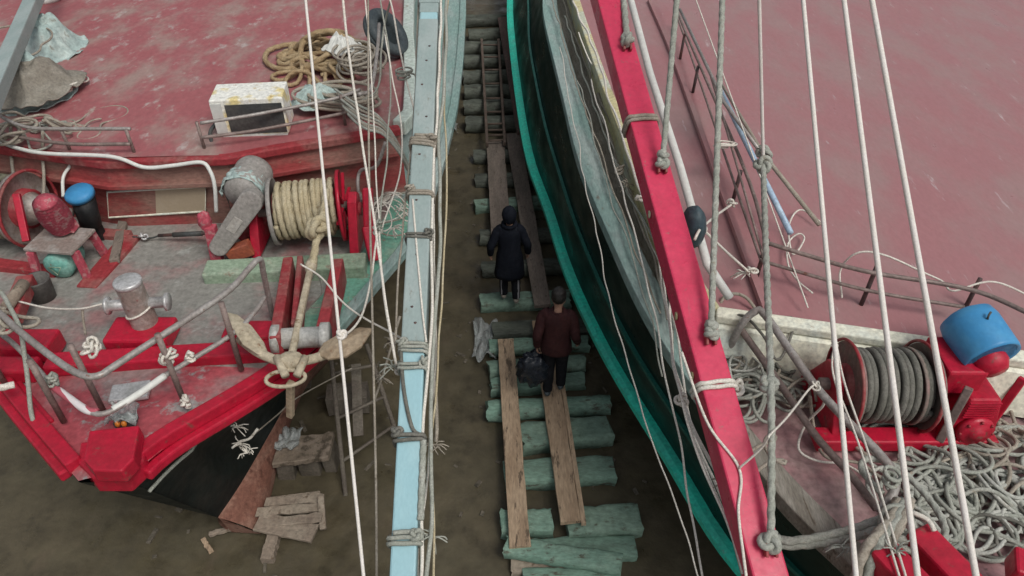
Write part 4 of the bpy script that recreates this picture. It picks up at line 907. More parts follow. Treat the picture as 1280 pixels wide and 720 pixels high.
# right winch
def winch_right():
    t = thing('winch', 'bright red winch with a drum of grey cable and a blue barrel over its motor', 'winch', (3.1, 4.0, 2.5))
    z0 = 2.5
    a, b = P(1018, 549, z0 + .05), P(1240, 549, z0 + .05)
    MB().beam(a, b, .16, .12).build('base_rail', MT['red'], t, bevel=.015)
    MB().beam(a + V((.1, .62, 0)), b + V((.05, .62, 0)), .14, .12).build('base_rail', MT['red'], t, bevel=.015)
    c = V((2.95, 3.96, 2.87)); ax = V((1, -.03, 0)).normalized()
    MB().lathe([(.17, -.33), (.17, .33)], c, ax, 20).build('drum', MT['dullred'], t)
    drum_coil(c + V((-.04, 0, 0)), ax, .16, .40, 7.5, .028, 'roped', t, 3, 5, twist=False)
    drum_coil(c + ax * .235, ax, .16, .06, 2, .026, 'roped', t, 3, 6, twist=False)
    for x in (-.29, .30):
        disc(c + ax * x, ax, .345, .014, 'flangegrey', t)
        q = ax.cross(V((0, 0, 1))).normalized()
        MB().tube([c + ax * (x - .02) + q * math.cos(s) * .36 + V((0, 0, math.sin(s) * .36)) for s in [2 * math.pi * k / 40 for k in range(40)]], .013, 7, closed=True).build('flange_rim', MT['dullred'], t)
    disc(c + ax * .19, ax, .31, .012, 'flangegrey', t, 'divider')
    for x in (-.35, -.31): pass
    MB().tube([c - ax * .5, c + ax * .6], .05, 12).build('shaft', MT['brownsteel'], t)
    MB().prism([V((2.52, 3.62, z0)), V((2.52, 4.4, z0)), V((2.52, 4.12, 3.0)), V((2.52, 3.98, 3.08)), V((2.52, 3.86, 3.0))], (.06, 0, 0)).build('bearing_stand', MT['red'], t, bevel=.012)
    MB().prism([V((3.33, 3.66, z0)), V((3.33, 4.36, z0)), V((3.33, 4.16, 3.0)), V((3.33, 3.98, 3.08)), V((3.33, 3.84, 3.0))], (.05, 0, 0)).build('bearing_stand', MT['red'], t, bevel=.012)
    gx = -.17
    g = MB().prism([V((3.50 + gx, 3.66, z0)), V((3.96 + gx, 3.66, z0)), V((3.96 + gx, 3.66, 2.66)), V((3.88 + gx, 3.68, 3.0)), V((3.64 + gx, 3.68, 3.0)), V((3.54 + gx, 3.66, 2.7))], (0, .42, 0)).build('gearbox', MT['red'], t, bevel=.025)
    MB().lathe([(.14, 0), (.14, .04), (.11, .06), (.06, .065), (.05, .09), (0, .09)], V((3.76 + gx, 3.66, 2.70)), (0, -1, .1), 26).build('gear_cover', MT['red'], g)
    for k in range(7): MB().beam(V((3.62 + gx, 3.655, 2.84 + k * .026)), V((3.86 + gx, 3.655, 2.84 + k * .026)), .012, .01).build('cooling_rib', MT['red'], g)
    for k in range(8): MB().lathe([(.012, 0), (.012, .014), (0, .016)], V((3.76 + gx + .125 * math.cos(k * .785), 3.615, 2.70 + .125 * math.sin(k * .785))), (0, -1, .1), 6).build('bolt', MT['dullred'], g)
    MB().box((3.60 + gx, 3.98, 3.08), (.30, .40, .24)).build('motor_bed', MT['red'], t, bevel=.02)
    for x0, x1, y0 in ((3.93, 4.06, 3.72), (3.52, 3.6, 3.62)):
        MB().beam(V((x0 + gx, y0, z0 + .1)), V((x1 + gx, y0 + .1, 3.1)), .06, .05).build('strut', MT['brownsteel' if x0 < 3.6 else 'red'], t, bevel=.008)
    m = MB().lathe([(0, -.05), (.09, -.04), (.125, .02), (.125, .30), (0, .32)], V((3.63, 3.84, 3.20)), (-.16, 1, .22), 24).build('motor', MT['red'], t)
    # half barrel cover: outer and inner skins
    c0 = V((3.62, 3.88, 3.25)); ba = V((-.20, 1, .26)).normalized()
    bl = MB().lathe([(.185, .01), (.205, 0), (.212, .03), (.212, .30), (.196, .37), (.13, .405), (0, .41), (0, .39), (.12, .38), (.185, .34), (.185, .01)], c0, ba, 34).build('barrel_cover', MT['blue'], t)
    MB().tube(spline([c0 + V((-.06, .16, .245)), c0 + V((-.07, .16, .29)), c0 + V((-.05, .18, .31))], 4), .009, 6).build('stopper', MT['dark'], bl)
    MB().lathe([(.165, 0), (.183, .04), (.183, .3)], c0 + ba * .02, ba, 30).build('inner_shade', MT['dark'], bl)  # dark skin painted in as the shade inside the open barrel
    MB().tube([P(1250, 432, 2.98), P(1272, 466, 2.85), P(1256, 508, 2.62)], .018, 8).build('control_lever', MT['white'], t)
MT['ropew2'] = M('bleached rope', (.39, .40, .36), (.46, .465, .42), 7, .42, .62, (.34, .32, .27), 14, .56, .68, .9, .3, 120)
MT['flangegrey'] = M('muddy flange', (.20, .165, .14), (.25, .15, .14), 5, .45, .62, (.3, .08, .08), 9, .6, .7, .7, .2, 50)
winch_right()

# ------------------------------------------------------------------ debris round the forefoot of the red boat
def plank_box(label, name, cat, a, b, w, h, mat, seed=0, group=None, up=(0, 0, 1)):
    mb = MB(); a, b = V(a), V(b); n = 10; d = (b - a).normalized(); sd = d.cross(V(up)).normalized(); u = sd.cross(d); rows = []
    for i in range(n + 1):
        p = a.lerp(b, i / n); f = 1 + .12 * noise.noise(V((i * .5, seed * 3, 0))); g = .02 * noise.noise(V((i * .7, seed * 5, 2)))
        rows.append([p + sd * (x * w / 2 * f + g) + u * (y * h / 2) for x, y in ((-1, -1), (1, -1), (1, 1), (-1, 1))])
    mb.loft(rows, False, True); mb.add(rows[0], [(0, 1, 2, 3)]); mb.add(rows[-1], [(0, 1, 2, 3)])
    return tag(mb.build(name, MT[mat], bevel=.008), label, cat, group)
MT['muddywood'] = MT['driftwood2'] = MT['driftwood']
SCR = 'scrap timber round the bow of the red boat'
plank_box('stubby post end lying nearest the camera under the red bow', 'timber_scrap', 'timber', P(345, 662, .08), P(334, 702, .06), .13, .12, 'muddywood', 1, SCR)
plank_box('broad broken board with a pointed end under the red bow', 'timber_scrap', 'timber', P(322, 652, .2), P(394, 667, .16), .22, .04, 'muddywood', 2, SCR)
plank_box('thin stick poking out left of the rusty forefoot', 'timber_scrap', 'timber', P(262, 668, .05), P(305, 656, .1), .05, .05, 'muddywood', 3, SCR)
plank_box('short stick lying alone on the mud left of the rusty forefoot', 'timber_scrap', 'timber', P(254, 674, .03), P(264, 690, .03), .05, .04, 'wood', 4, SCR)
def crate():
    t = thing('crate', 'broken slatted crate half sunk in the mud by the rusty forefoot', 'crate', P(370, 645, .1))
    rng = random.Random(5); a, b = P(328, 640, .20), P(400, 632, .20)
    for k in range(3):
        o = V((0, -.16 + .15 * k, 0)); j = lambda: V((rng.uniform(-.06, .06), rng.uniform(-.02, .02), rng.uniform(-.03, .03)))
        mb = MB(); p, q = a + o + j(), b + o + j(); n = 8; rows = []
        for i in range(n + 1):
            c = p.lerp(q, i / n); w = .055 * (1 + .35 * noise.noise(V((i * .8, k * 4, 1)))); z = .012 * noise.noise(V((i * .9, k, 6)))
            rows.append([c + V((0, -w, z)), c + V((0, w, z)), c + V((0, w, z - .03)), c + V((0, -w, z - .03))])
        mb.loft(rows, False, True); mb.add(rows[0], [(0, 1, 2, 3)]); mb.add(rows[-1], [(0, 1, 2, 3)]); mb.build('slat', MT['muddywood'], t, bevel=.006)
    MB().beam(P(401, 620, .25), P(404, 662, .12), .07, .06).build('end_batten', MT['muddywood'], t, bevel=.01)
    MB().beam(a + V((0, .18, -.12)), b + V((-.05, .2, -.14)), .05, .2).build('side_board', MT['muddywood'], t, bevel=.01)
crate()
def bench():
    t = thing('trestle', 'low rough block of muddy boards propped under the turn of the red bow', 'trestle', P(380, 566, 0))
    a, b = P(345, 563, .40), P(414, 554, .43); rows = []
    for i in range(11):
        c = a.lerp(b, i / 10); w = .19 * (1 + .2 * noise.noise(V((i * .6, 3, 1)))); z = .02 * noise.noise(V((i * .7, 9, 6)))
        rows.append([c + V((0, -w, z)), c + V((0, w * .9, z)), c + V((0, w * .9, z - .08)), c + V((0, -w, z - .08))])
    mb = MB(); mb.loft(rows, False, True); mb.add(rows[0], [(0, 1, 2, 3)]); mb.add(rows[-1], [(0, 1, 2, 3)]); mb.build('top_board', MT['muddywood'], t, bevel=.012)
    for k, (x, w) in enumerate(((.16, .2), (.55, .24), (.88, .14))):
        p = a.lerp(b, x) + V((0, .02 * k, -.08)); MB().beam(p, V((p.x + .03 * (k - 1), p.y, -.02)), w, .26, up=(0, 1, 0)).build('leg', MT['driftwood2'], t, bevel=.015)
MT['driftwood2'] = M('dark brown pole', (.10, .085, .065), (.14, .12, .095), 4, .4, .62, rough=.85, bump=.3)  # darker brown than the top board, used on the trestle legs
MT['muddywood'] = M('muddy broken wood', (.20, .16, .12), (.26, .21, .165), 5, .4, .62, (.075, .06, .042), 6, .5, .62, .8, .5, 40)
bench()
crumple('grey plastic sheet draped on the trestle under the red bow', P(360, 552, .44), (.28, .3, .12), 'plastic', 21)
def stage():
    t = thing('ladder', 'spindly wooden ladder frame leaning in the shade under the red boat', 'ladder', P(450, 520, 0))
    A, B = P(432, 620, .02), P(412, 430, 1.1); C, D = P(502, 560, .02), P(458, 430, 1.1)
    for a, b in ((A, B), (C, D)): MB().tube([a, b], .028, 8).build('side_rail', MT['driftwood2'], t)
    for s in (.22, .5, .8): MB().tube([A.lerp(B, s), C.lerp(D, s)], .02, 8).build('rung', MT['driftwood2'], t)
    MB().beam(P(448, 545, .35), P(445, 455, .75), .12, .03).build('board', MT['driftwood2'], t, bevel=.006)
MT['driftwood2'] = M('dark brown pole', (.13, .11, .09), (.17, .15, .12), 4, .4, .62, rough=.85, bump=.3)  # slightly lighter dark brown, for the ladder frame and shoring blocks
stage()
for i, (u, v, w, lab) in enumerate(((332, 470, .4, 'dark shoring block farthest in under the red bow'), (400, 500, .5, 'dark shoring block behind the trestle under the red bow'))):
    c = P(u + 35, v, .2); plank_box(lab, 'shoring_block', 'timber', c - V((w / 2, 0, 0)), c + V((w / 2, .05, 0)), .28, .3, 'driftwood2', 30 + i, 'shoring blocks under the red boat')

# ------------------------------------------------------------------ people
def skinned(name, verts, edges, radii, mat, parent=None, root=0, levels=2):
    me = bpy.data.meshes.new(name); me.from_pydata([tuple(v) for v in verts], edges, []); o = bpy.data.objects.new(name, me); COL.objects.link(o)
    bpy.context.view_layer.objects.active = o
    sk = o.modifiers.new('skin', 'SKIN'); sk.use_smooth_shade = True; sk.branch_smoothing = .6
    if not me.skin_vertices: 
        import bmesh
        bm = bmesh.new(); bm.from_mesh(me); bm.verts.layers.skin.verify(); bm.to_mesh(me); bm.free()
    for i, d in enumerate(me.skin_vertices[0].data):
        r = radii[i]; d.radius = r if isinstance(r, tuple) else (r, r); d.use_root = (i == root)
    ss = o.modifiers.new('sub', 'SUBSURF'); ss.levels = ss.render_levels = levels
    dg = bpy.context.evaluated_depsgraph_get(); m2 = bpy.data.meshes.new_from_object(o.evaluated_get(dg)); o.modifiers.clear(); o.data = m2
    m2.materials.clear(); m2.materials.append(mat)
    for p in m2.polygons: p.use_smooth = True
    if parent: o.parent = parent
    return o
def person(label, at, yaw, s, pose):
    """a standing figure facing local +y; returns its root"""
    t = thing('person', label, 'person', at); t.rotation_euler = (0, 0, yaw)
    J = pose; vs = []; es = []; rs = []
    def add(p, r, par=None):
        vs.append(V(p) * s); rs.append(r * s if not isinstance(r, tuple) else (r[0] * s, r[1] * s))
        if par is not None: es.append((par, len(vs) - 1))
        return len(vs) - 1
    lean = J.get('lean', 0)
    pel = add((0, 0, .95), (.15, .115)); wa = add((0, lean * .3, 1.1), (.135, .10), pel); ch = add((0, lean * .7, 1.32), (.135, .10), wa)
    nk = add((0, lean, 1.47), .06, ch); n2 = add((0, lean + .03, 1.54), .055, nk)
    h1 = add((0, lean + .045, 1.62), (.075, .09), n2); h2 = add((0, lean + .03, 1.71), (.078, .095), h1); add((0, lean + .02, 1.765), (.05, .06), h2)
    nose = add((0, lean + .145, 1.635), .014, h1)
    for sx in (-1, 1): add((sx * .088, lean + .025, 1.64), (.012, .025), h1)
    hands = []
    for sx, key in ((-1, 'L'), (1, 'R')):
        sh = add((sx * .155, lean, 1.40), .045, ch); el = add(J['el' + key], .043, sh); wr = add(J['wr' + key], .028, el)
        a, b = V(J['el' + key]), V(J['wr' + key]); d = (b - a).normalized(); pm = add(b + d * .06, (.036, .022), wr); hands.append(b + d * .09)
        side = V((0, 1, 0)); side = (side - d * side.dot(d)).normalized(); nrm = d.cross(side)
        for k, (of, ln) in enumerate(((-.03, .062), (-.01, .075), (.011, .082), (.031, .072))):
            f0 = add(b + d * .095 + side * of, .010, pm); f1 = add(b + d * (.095 + ln * .55) + side * of - nrm * sx * .012, .009, f0)
            add(b + d * (.095 + ln * .85) + side * of - nrm * sx * (.035 if not J.get('grip' + key) else .055), .0075, f1)
        th0 = add(b + d * .05 + side * .04, .012, pm); add(b + d * .09 + side * .058 - nrm * sx * .02, .009, th0)
        hp = add((sx * .09, .0, .88), .095, pel); kn = add(J['kn' + key], .06, hp); an = add(J['an' + key], .04, kn)
        f = V(J['an' + key]); add((f.x, f.y + .02, .04), .038, an); add((f.x + sx * .015, f.y + .14, .03), (.042, .028), len(vs) - 1)
    body = skinned('body', vs, es, rs, MT['skin'], t)
    # trousers and shoes
    for sx, key in ((-1, 'L'), (1, 'R')):
        hp = V((sx * .09, 0, .93)); kn, an = V(J['kn' + key]), V(J['an' + key]); pth = spline([hp, hp.lerp(kn, .5), kn, kn.lerp(an, .5), an + V((0, 0, -.02))], 5)
        n = len(pth); rad = [(.105 - .04 * i / n + .008 * noise.noise(V((i * .8, sx, s * 9)))) * s for i in range(n)]
        tr = MB().tube([p * s for p in pth], rad, 16).build('trouser_leg', MT['trousers']); tr.parent = t
        if J.get('stripe'):
            q = MB().beam(V((kn.x + sx * .045, kn.y - .055, kn.z + .1)) * s, V((an.x + sx * .035, an.y - .055, an.z)) * s, .028 * s, .012 * s, up=(0, 1, 0)).build('trouser_stripe', MT['palecloth']); q.parent = tr
        f = V(J['an' + key]); sh = MB(); sh.blob((0, 0, 0), (.052 * s, .14 * s, .05 * s), 3, .05, pw=.8); sh = sh.build('shoe', MT[J.get('shoe', 'black')]); sh.location = V((f.x, f.y + .05, .045)) * s; sh.parent = t
    # coat: torso loft and sleeves joined as one garment
    mb = MB(); rows = []; hem = J['hem']; zs = [1.49, 1.47, 1.43, 1.36, 1.26, 1.12, 1.0] + [1.0 + (hem - 1.0) * k / 7 for k in range(1, 8)]
    wx = {1.49: .075, 1.47: .12, 1.43: .18, 1.36: .195, 1.26: .19, 1.12: .18, 1.0: .19}
    wy = {1.49: .07, 1.47: .085, 1.43: .11, 1.36: .135, 1.26: .14, 1.12: .135, 1.0: .145}
    for j, z in enumerate(zs):
        fl = J.get('flare', .04) * max(0, (1.0 - z)) / max(.05, 1.0 - hem); a, b = wx.get(z, .205) + fl, wy.get(z, .145) + fl; row = []
        for k in range(30):
            th = 2 * math.pi * k / 30; w = 1 + .05 * noise.noise(V((math.cos(th) * 2.2, math.sin(th) * 2.2 + s * 5, z * 4))) + (.04 * math.sin(th * 7 + s) * max(0, 1.05 - z) * 1.5)
            row.append(V((math.cos(th) * a * w, math.sin(th) * b * w + lean * max(0, (z - .95) / .5), z)) * s)
        rows.append(row)
    rows.append([p * .9 + V((0, 0, p.z * .1)) for p in rows[-1]])
    mb.loft(rows, True, True)
    for sx, key in ((-1, 'L'), (1, 'R')):
        el, wr = V(J['el' + key]), V(J['wr' + key]); shd = V((sx * .11, lean, 1.415)); pth = spline([shd, V((sx * .185, lean, 1.365)), V((sx * .195, lean, 1.34)).lerp(el, .5), el, el.lerp(wr, .5), wr], 5)
        n = len(pth); mb.tube([p * s for p in pth], [(.085 - .033 * i / n + .008 * noise.noise(V((i * .9, sx * 3, s)))) * s for i in range(n)], 16)
    co = mb.build('coat' if hem < .7 else 'jacket', MT[J['cloth']]); co.parent = t
    hc = V((0, lean + .03, 1.69))
    if J.get('hood'):
        h = MB().blob((0, 0, 0), (.118 * s, .14 * s, .155 * s), 6, .06, nu=30, nv=20); h = h.build('hood', MT['coat']); h.location = (hc + V((0, -.03, -.02))) * s; h.parent = t
        cw = MB().tube([V((.10 * math.cos(a), lean + .0 + .09 * math.sin(a), 1.50 + .015 * math.sin(a))) * s for a in [2 * math.pi * k / 20 for k in range(20)]], .035 * s, 8, closed=True).build('cowl', MT['coat']); cw.parent = t
    else:
        hr = MB().blob((0, 0, 0), (.098 * s, .112 * s, .118 * s), 9, .10, 3.5, 32, 22).build('hair', MT['hair']); hr.location = (hc + V((0, -.018, .028))) * s; hr.parent = t
        cl = MB().tube([V((.075 * math.cos(a), lean + .0 + .075 * math.sin(a), 1.485 + .012 * math.sin(a))) * s for a in [2 * math.pi * k / 20 for k in range(20)]], .016 * s, 8, closed=True).build('collar', MT[J['cloth']]); cl.parent = t
    return t, [h * s for h in hands]
PW, PM = P(637, 371, .29), P(692, 489, .34)
person('person walking away in a long dark navy hooded coat and black trousers with pale stripes', PW, R(3), .845, dict(
    elL=(-.30, -.05, 1.13), wrL=(-.31, .05, .90), elR=(.29, -.03, 1.13), wrR=(.31, .07, .90), knL=(-.095, .07, .5), anL=(-.10, .02, .09), knR=(.10, .02, .5), anR=(.105, -.12, .10),
    hem=.5, flare=.05, cloth='coat', hood=True, stripe=True, lean=.03, shoe='walnut'))
_, hm = person('person walking away with short dark hair, maroon jacket and black trousers, carrying a black bag', PM, R(-6), .885, dict(
    elL=(-.25, -.06, 1.13), wrL=(-.25, .0, .88), gripL=True, elR=(.25, -.04, 1.13), wrR=(.28, .10, .91), knL=(-.085, .06, .5), anL=(-.085, -.04, .09), knR=(.085, .10, .5), anR=(.09, .10, .09),
    hem=.83, flare=.01, cloth='jacket', lean=.06))
hand = PM + Matrix.Rotation(R(-6), 3, 'Z') @ hm[0]
def carrier():
    b = MB().blob(hand + V((-.05, -.02, -.33)), (.19, .12, .24), 5, .3, 2.6, 30, 22, pw=.8).build('carrier_bag', MT['bag']); tag(b, 'glossy black carrier bag held by the walker in maroon', 'bag')
    for dx in (-.05, .04):
        MB().tube(spline([hand + V((-.05 + dx * 1.6, -.02, -.14)), hand + V((dx * .6, 0, -.05)), hand + V((0, .02, .0)), hand + V((dx * .4, .05, -.05)), hand + V((-.05 + dx, .06, -.14))], 6), .012, 6).build('handle', MT['bag'], b)
carrier()

# ------------------------------------------------------------------ standing rigging of the green boat
def stay(label, a, b, r, mat='ropec', e0=.5, e1=.22, group=None, name='stay_rope', **k):
    return rope(label, line(P(*a), P(*b), e0, e1), r, mat, 'rope', name, group, smooth=False, **k)
stay('long white stay nearest the right edge, crossing the blue barrel end of the drum', (1090, 0, 5.4), (1220, 720, 3.3), .019)
stay('long white stay crossing the middle of the grey cable drum', (1055, 0, 5.4), (1147, 720, 3.3), .018)
stay('long white stay crossing the left flange of the grey cable drum', (1004, 0, 5.4), (1070, 720, 3.3), .016)
rope('thin white line running down to the knot on the light blue pipe', line(P(949, 0, 5.2), P(954, 196, 3.9), .6, 0), .015, 'ropec', smooth=False)
def spar_rope(label, top, v, r=.024, off=.03, mid=None, **k):
    e = on(RB0, RB1, v, (off, 0, .165)); a = P(*top); a2 = a + (a - e) * .6
    rope(label, [a2, a, e] if not mid else [a2, a, P(*mid), e], r, 'ropeg', twist=True, smooth=False, knots=[(e + V((0, 0, .02)), .045), (e + (a - e).normalized() * .08, .035)], **k)
spar_rope('thick laid rope from high up to the third eye of the crimson spar', (903, 0, 5.2), 440, seed=2)
spar_rope('thick laid rope from high up to the second eye of the crimson spar', (846, 0, 5.2), 228, seed=3)
spar_rope('thick grey rope knotted at the top eye of the crimson spar', (776, -40, 5.0), 76, .03, seed=4)
tp = P(954, 206, 3.85)
rope('thick laid rope from the pole knot down to the lowest eye of the crimson spar', [tp, P(958, 330, 3.7), P(964, 500, 3.5), on(RB0, RB1, 700, (.03, 0, .165))], .025, 'ropeg', twist=True, knots=[(tp, .07), (P(955, 192, 3.88), .065), (P(961, 480, 3.52), .05), (on(RB0, RB1, 696, (.03, 0, .175)), .06)], seed=9)
# poles tied to the rail of the green boat
tag(MB().tube([P(900, 112, 3.5), P(988, 291, 3.2)], .03, 12).build('pole', MT['bluepipe']), 'light blue pipe slung under the rope knot above the rose deck', 'pole')
tag(MB().tube([P(896, 95, 3.62), P(952, 190, 3.5), P(1024, 281, 3.25)], [.014, .022, .022], 10).build('pole', MT['ropes']), 'grey brown bamboo pole tied above the light blue pipe', 'pole')
tag(MB().tube([P(850, 12, 3.75), P(905, 128, 3.6), P(955, 196, 3.5)], .02, 10).build('pole', MT['steel']), 'thin grey pole leading up left from the rope knot above the rose deck', 'pole')
tag(MB().tube([P(884, 80, 3.5), P(925, 220, 3.35), P(958, 335, 3.2)], .012, 8).build('pole', MT['brownsteel']), 'thin brown rod beside the deck rail of the rose deck', 'pole')
rope('pale cord curling over the rose deck below the light blue pipe', px((1024, 278, 3.02), (1000, 262, 3.02), (985, 285, 3.0), (990, 318, 3.0), (1004, 300, 2.99), (998, 292, 3.0), (984, 305, 3.0), (985, 330, 3.0), (997, 350, 2.99), (1016, 366, 2.99)), .009, 'ropew', wob=.02)
rope('white cord looped over the deck rail behind the blue barrel', px((1052, 372, 2.98), (1050, 340, 3.1), (1065, 320, 3.3), (1090, 316, 3.36), (1130, 330, 3.3), (1175, 352, 3.2), (1190, 366, 3.2), (1240, 352, 3.3), (1290, 372, 3.2)), .009, 'ropew', wob=.02)
rope('white cord from the float to the rail post of the rose deck', px((868, 300, 3.7), (874, 288, 3.72), (880, 282, 3.5), (897, 268, 3.36), (914, 256, 3.2)), .012, 'ropew', knots=[(P(878, 286, 3.6), .035), (P(915, 254, 3.2), .05)], seed=3)
rope('white cord from the float down to the rail corner post of the rose deck', px((878, 286, 3.6), (905, 312, 3.4), (936, 340, 3.15)), .012, 'ropew', knots=[(P(940, 338, 3.15), .05)], tails=[P(930, 342, 3.1)], seed=5)
rope('small white coil hung on the rail behind the crimson spar', coil(P(905, 186, 3.35), .12, .05, 4, .009, 7, .06), .009, 'ropew', smooth=False)
rope('thin white line slanting past the float side of the rail to the deck', line(P(870, 0, 4.4), P(1010, 385, 3.0), .4, 0), .007, 'ropew', smooth=False)
# ropes tied round the crimson spar
for v, lab, m in ((158, 'tan rope lashed round the crimson spar above the float', 'ropes'), (487, 'off white rope lashed round the crimson spar beside the rope pile', 'ropew')):
    c = on(RB0, RB1, v); p = loops_round(c, red_dir, (0, 0, 1), .235, .21, .017, 1.6, seed=v)
    rope(lab, p, .017, m, smooth=False, name='lashing', knots=[(c + V((.16, 0, .03)), .06)] if v > 300 else ())
y0 = on_top(RB0, RB1, 923, 586, .12)
rope('thin cord bridle lying over the crimson spar and down its face', [on_top(RB0, RB1, u, v, .12) for u, v in ((852, 440), (884, 528), (924, 586), (923, 640), (930, 700), (934, 730))], .010, 'ropew', seed=2)
rope('thin cord from the bridle on the crimson spar to the laid rope', [y0, P(950, 562, 3.35), P(961, 546, 3.5)], .008, 'ropew')
rope('cord from the laid rope up to the pulpit pipe', px((961, 545, 3.5), (985, 520, 3.3), (1010, 488, 3.1), (1022, 478, 3.05)), .008, 'ropew', knots=[(P(1020, 482, 3.05), .04)])
# thin tied lines over the pulpit pipe
for lab, pts in (('left one of two thin white cords tied beside the drum flange', ((1043, 428, 3.25), (1042, 470, 3.2), (1075, 560, 3.1), (1130, 740, 3.0))), ('right one of two thin white cords tied beside the drum flange', ((1045, 428, 3.25), (1056, 480, 3.2), (1085, 565, 3.1), (1138, 740, 3.0)))):
    rope(lab, px(*pts), .008, 'ropew', knots=[(P(1043, 430, 3.25), .03)] if 'left' in lab else ())
rope('thin white cord looped from the pulpit pipe onto the foredeck', px((1020, 482, 3.04), (1030, 505, 2.9), (1006, 530, 2.6), (996, 560, 2.55), (1020, 575, 2.55), (1060, 582, 2.56), (1100, 610, 2.6)), .010, 'ropew', wob=.02)
rope('taupe cord looped on the foredeck below the pulpit pipe', px((1012, 495, 2.9), (1018, 540, 2.55), (1032, 570, 2.55), (1075, 580, 2.56), (1112, 600, 2.6), (1160, 584, 2.56), (1215, 565, 2.56)), .013, 'ropes', wob=.03)
rope('small rope tied round the foot of the pulpit pipe', coil(P(1110, 606, 2.95), .06, .06, 4, .014, 3, .12), .014, 'ropeg', smooth=False)
# heavy hawser round the bitts
rope('thick hawser from the bitts across the bow rail to the left, upper strand', px((940, 665, 2.5), (985, 676, 2.62), (1040, 668, 2.72), (1085, 655, 2.85), (1120, 640, 2.95)), .03, 'ropeg', twist=True)
rope('thick hawser from the bitts across the bow rail to the left, lower strand', px((940, 674, 2.45), (985, 682, 2.58), (1045, 676, 2.7), (1092, 664, 2.85), (1126, 650, 2.95)), .03, 'ropeg', twist=True)
for i, (u0, u1, lab) in enumerate(((1122, 1066, 'left strand of the thick hawser hanging down over the bow'), (1130, 1080, 'middle strand of the thick hawser hanging down over the bow'), (1138, 1094, 'right strand of the thick hawser hanging down over the bow'))):
    rope(lab, px((u0, 626, 2.95), (u0 - 10, 650, 3.02), (u1 + 14, 690, 2.95), (u1, 740, 2.7), (u1 - 4, 800, 2.2)), .033, 'ropes' if i != 1 else 'ropeg', twist=True)
rope('tangled bight of hawser heaped on the bitts', tangle(P(1118, 652, 2.86), .20, .22, 5.5, .024, 12, .16, 6, 12), .024, 'ropeg', twist=True, smooth=False, tails=[P(1052, 684, 2.8), P(1120, 690, 3.02)], seed=8)
rope('off white rope end lying over the red bitt', px((1140, 640, 3.05), (1160, 650, 3.04), (1168, 664, 3.02)), .016, 'ropew')
# the piles on the foredeck
H = 'coils of the rope pile by the grey cable drum'
for i, (u, v, rx, ry, L, r, m, lab) in enumerate(((965, 462, .42, .36, 17, .014, 'ropes', 'taupe rope in the middle of the pile left of the grey cable drum'), (945, 498, .34, .25, 14, .014, 'ropeg', 'pale grey rope at the lower left of the pile left of the grey cable drum'), (990, 440, .36, .22, 12, .015, 'roped', 'dark rope at the top of the pile left of the grey cable drum'), (925, 470, .26, .3, 10, .012, 'ropew2', 'bleached rope of the pile against the crimson spar'))):
    rope(lab, tangle(P(u, v, 2.52), rx, ry, L, r, i * 5 + 2, .2, 2.2, 7, R(20 * i)), r, m, smooth=False, group=H)
rope('wild grey loop rising from the pile against the crimson spar', px((897, 400, 2.75), (905, 372, 2.95), (930, 372, 3.0), (952, 398, 2.9), (985, 430, 2.8), (1010, 460, 2.75), (1018, 500, 2.6)), .015, 'ropes', wob=.03)
rope('second grey loop springing over the cream coaming from the rope pile', px((900, 420, 2.7), (925, 395, 2.95), (955, 420, 2.9), (975, 450, 2.8), (995, 410, 2.9), (990, 398, 2.92), (975, 405, 2.9)), .013, 'roped', wob=.03)
T2 = 'ropes of the big tangle at the lower right'
for i, (u, v, rx, ry, L, r, m, hz, lab) in enumerate(((1235, 605, .62, .36, 32, .0165, 'ropeg', .18, 'pale grey rope spread widest across the tangle at the lower right'), (1215, 628, .52, .28, 26, .0155, 'ropew2', .14, 'whitest rope, in the near half of the tangle at the lower right'), (1270, 580, .42, .34, 24, .0155, 'ropes', .22, 'taupe rope heaped against the control lever at the lower right'), (1180, 640, .42, .18, 10, .016, 'ropeg', .10, 'rope loops of the tangle nearest the red bitts'), (1255, 640, .34, .22, 12, .013, 'roped', .10, 'darkest thin rope low in the tangle at the lower right'))):
    rope(lab, tangle(P(u, v, 2.52), rx, ry, L, r, 31 + i, hz, 2, 12, R(12 * i)), r, m, smooth=False, group=T2)
rope('grey green rope end curling at the lower right under the tangle', px((1180, 640, 2.58), (1210, 660, 2.56), (1245, 668, 2.56), (1290, 690, 2.56)), .018, 'ropeg', wob=.02)
rope('dark hose looped behind the control lever', coil(P(1288, 470, 2.56), .26, .26, 4, .02, 5, .14), .02, 'roped', smooth=False)
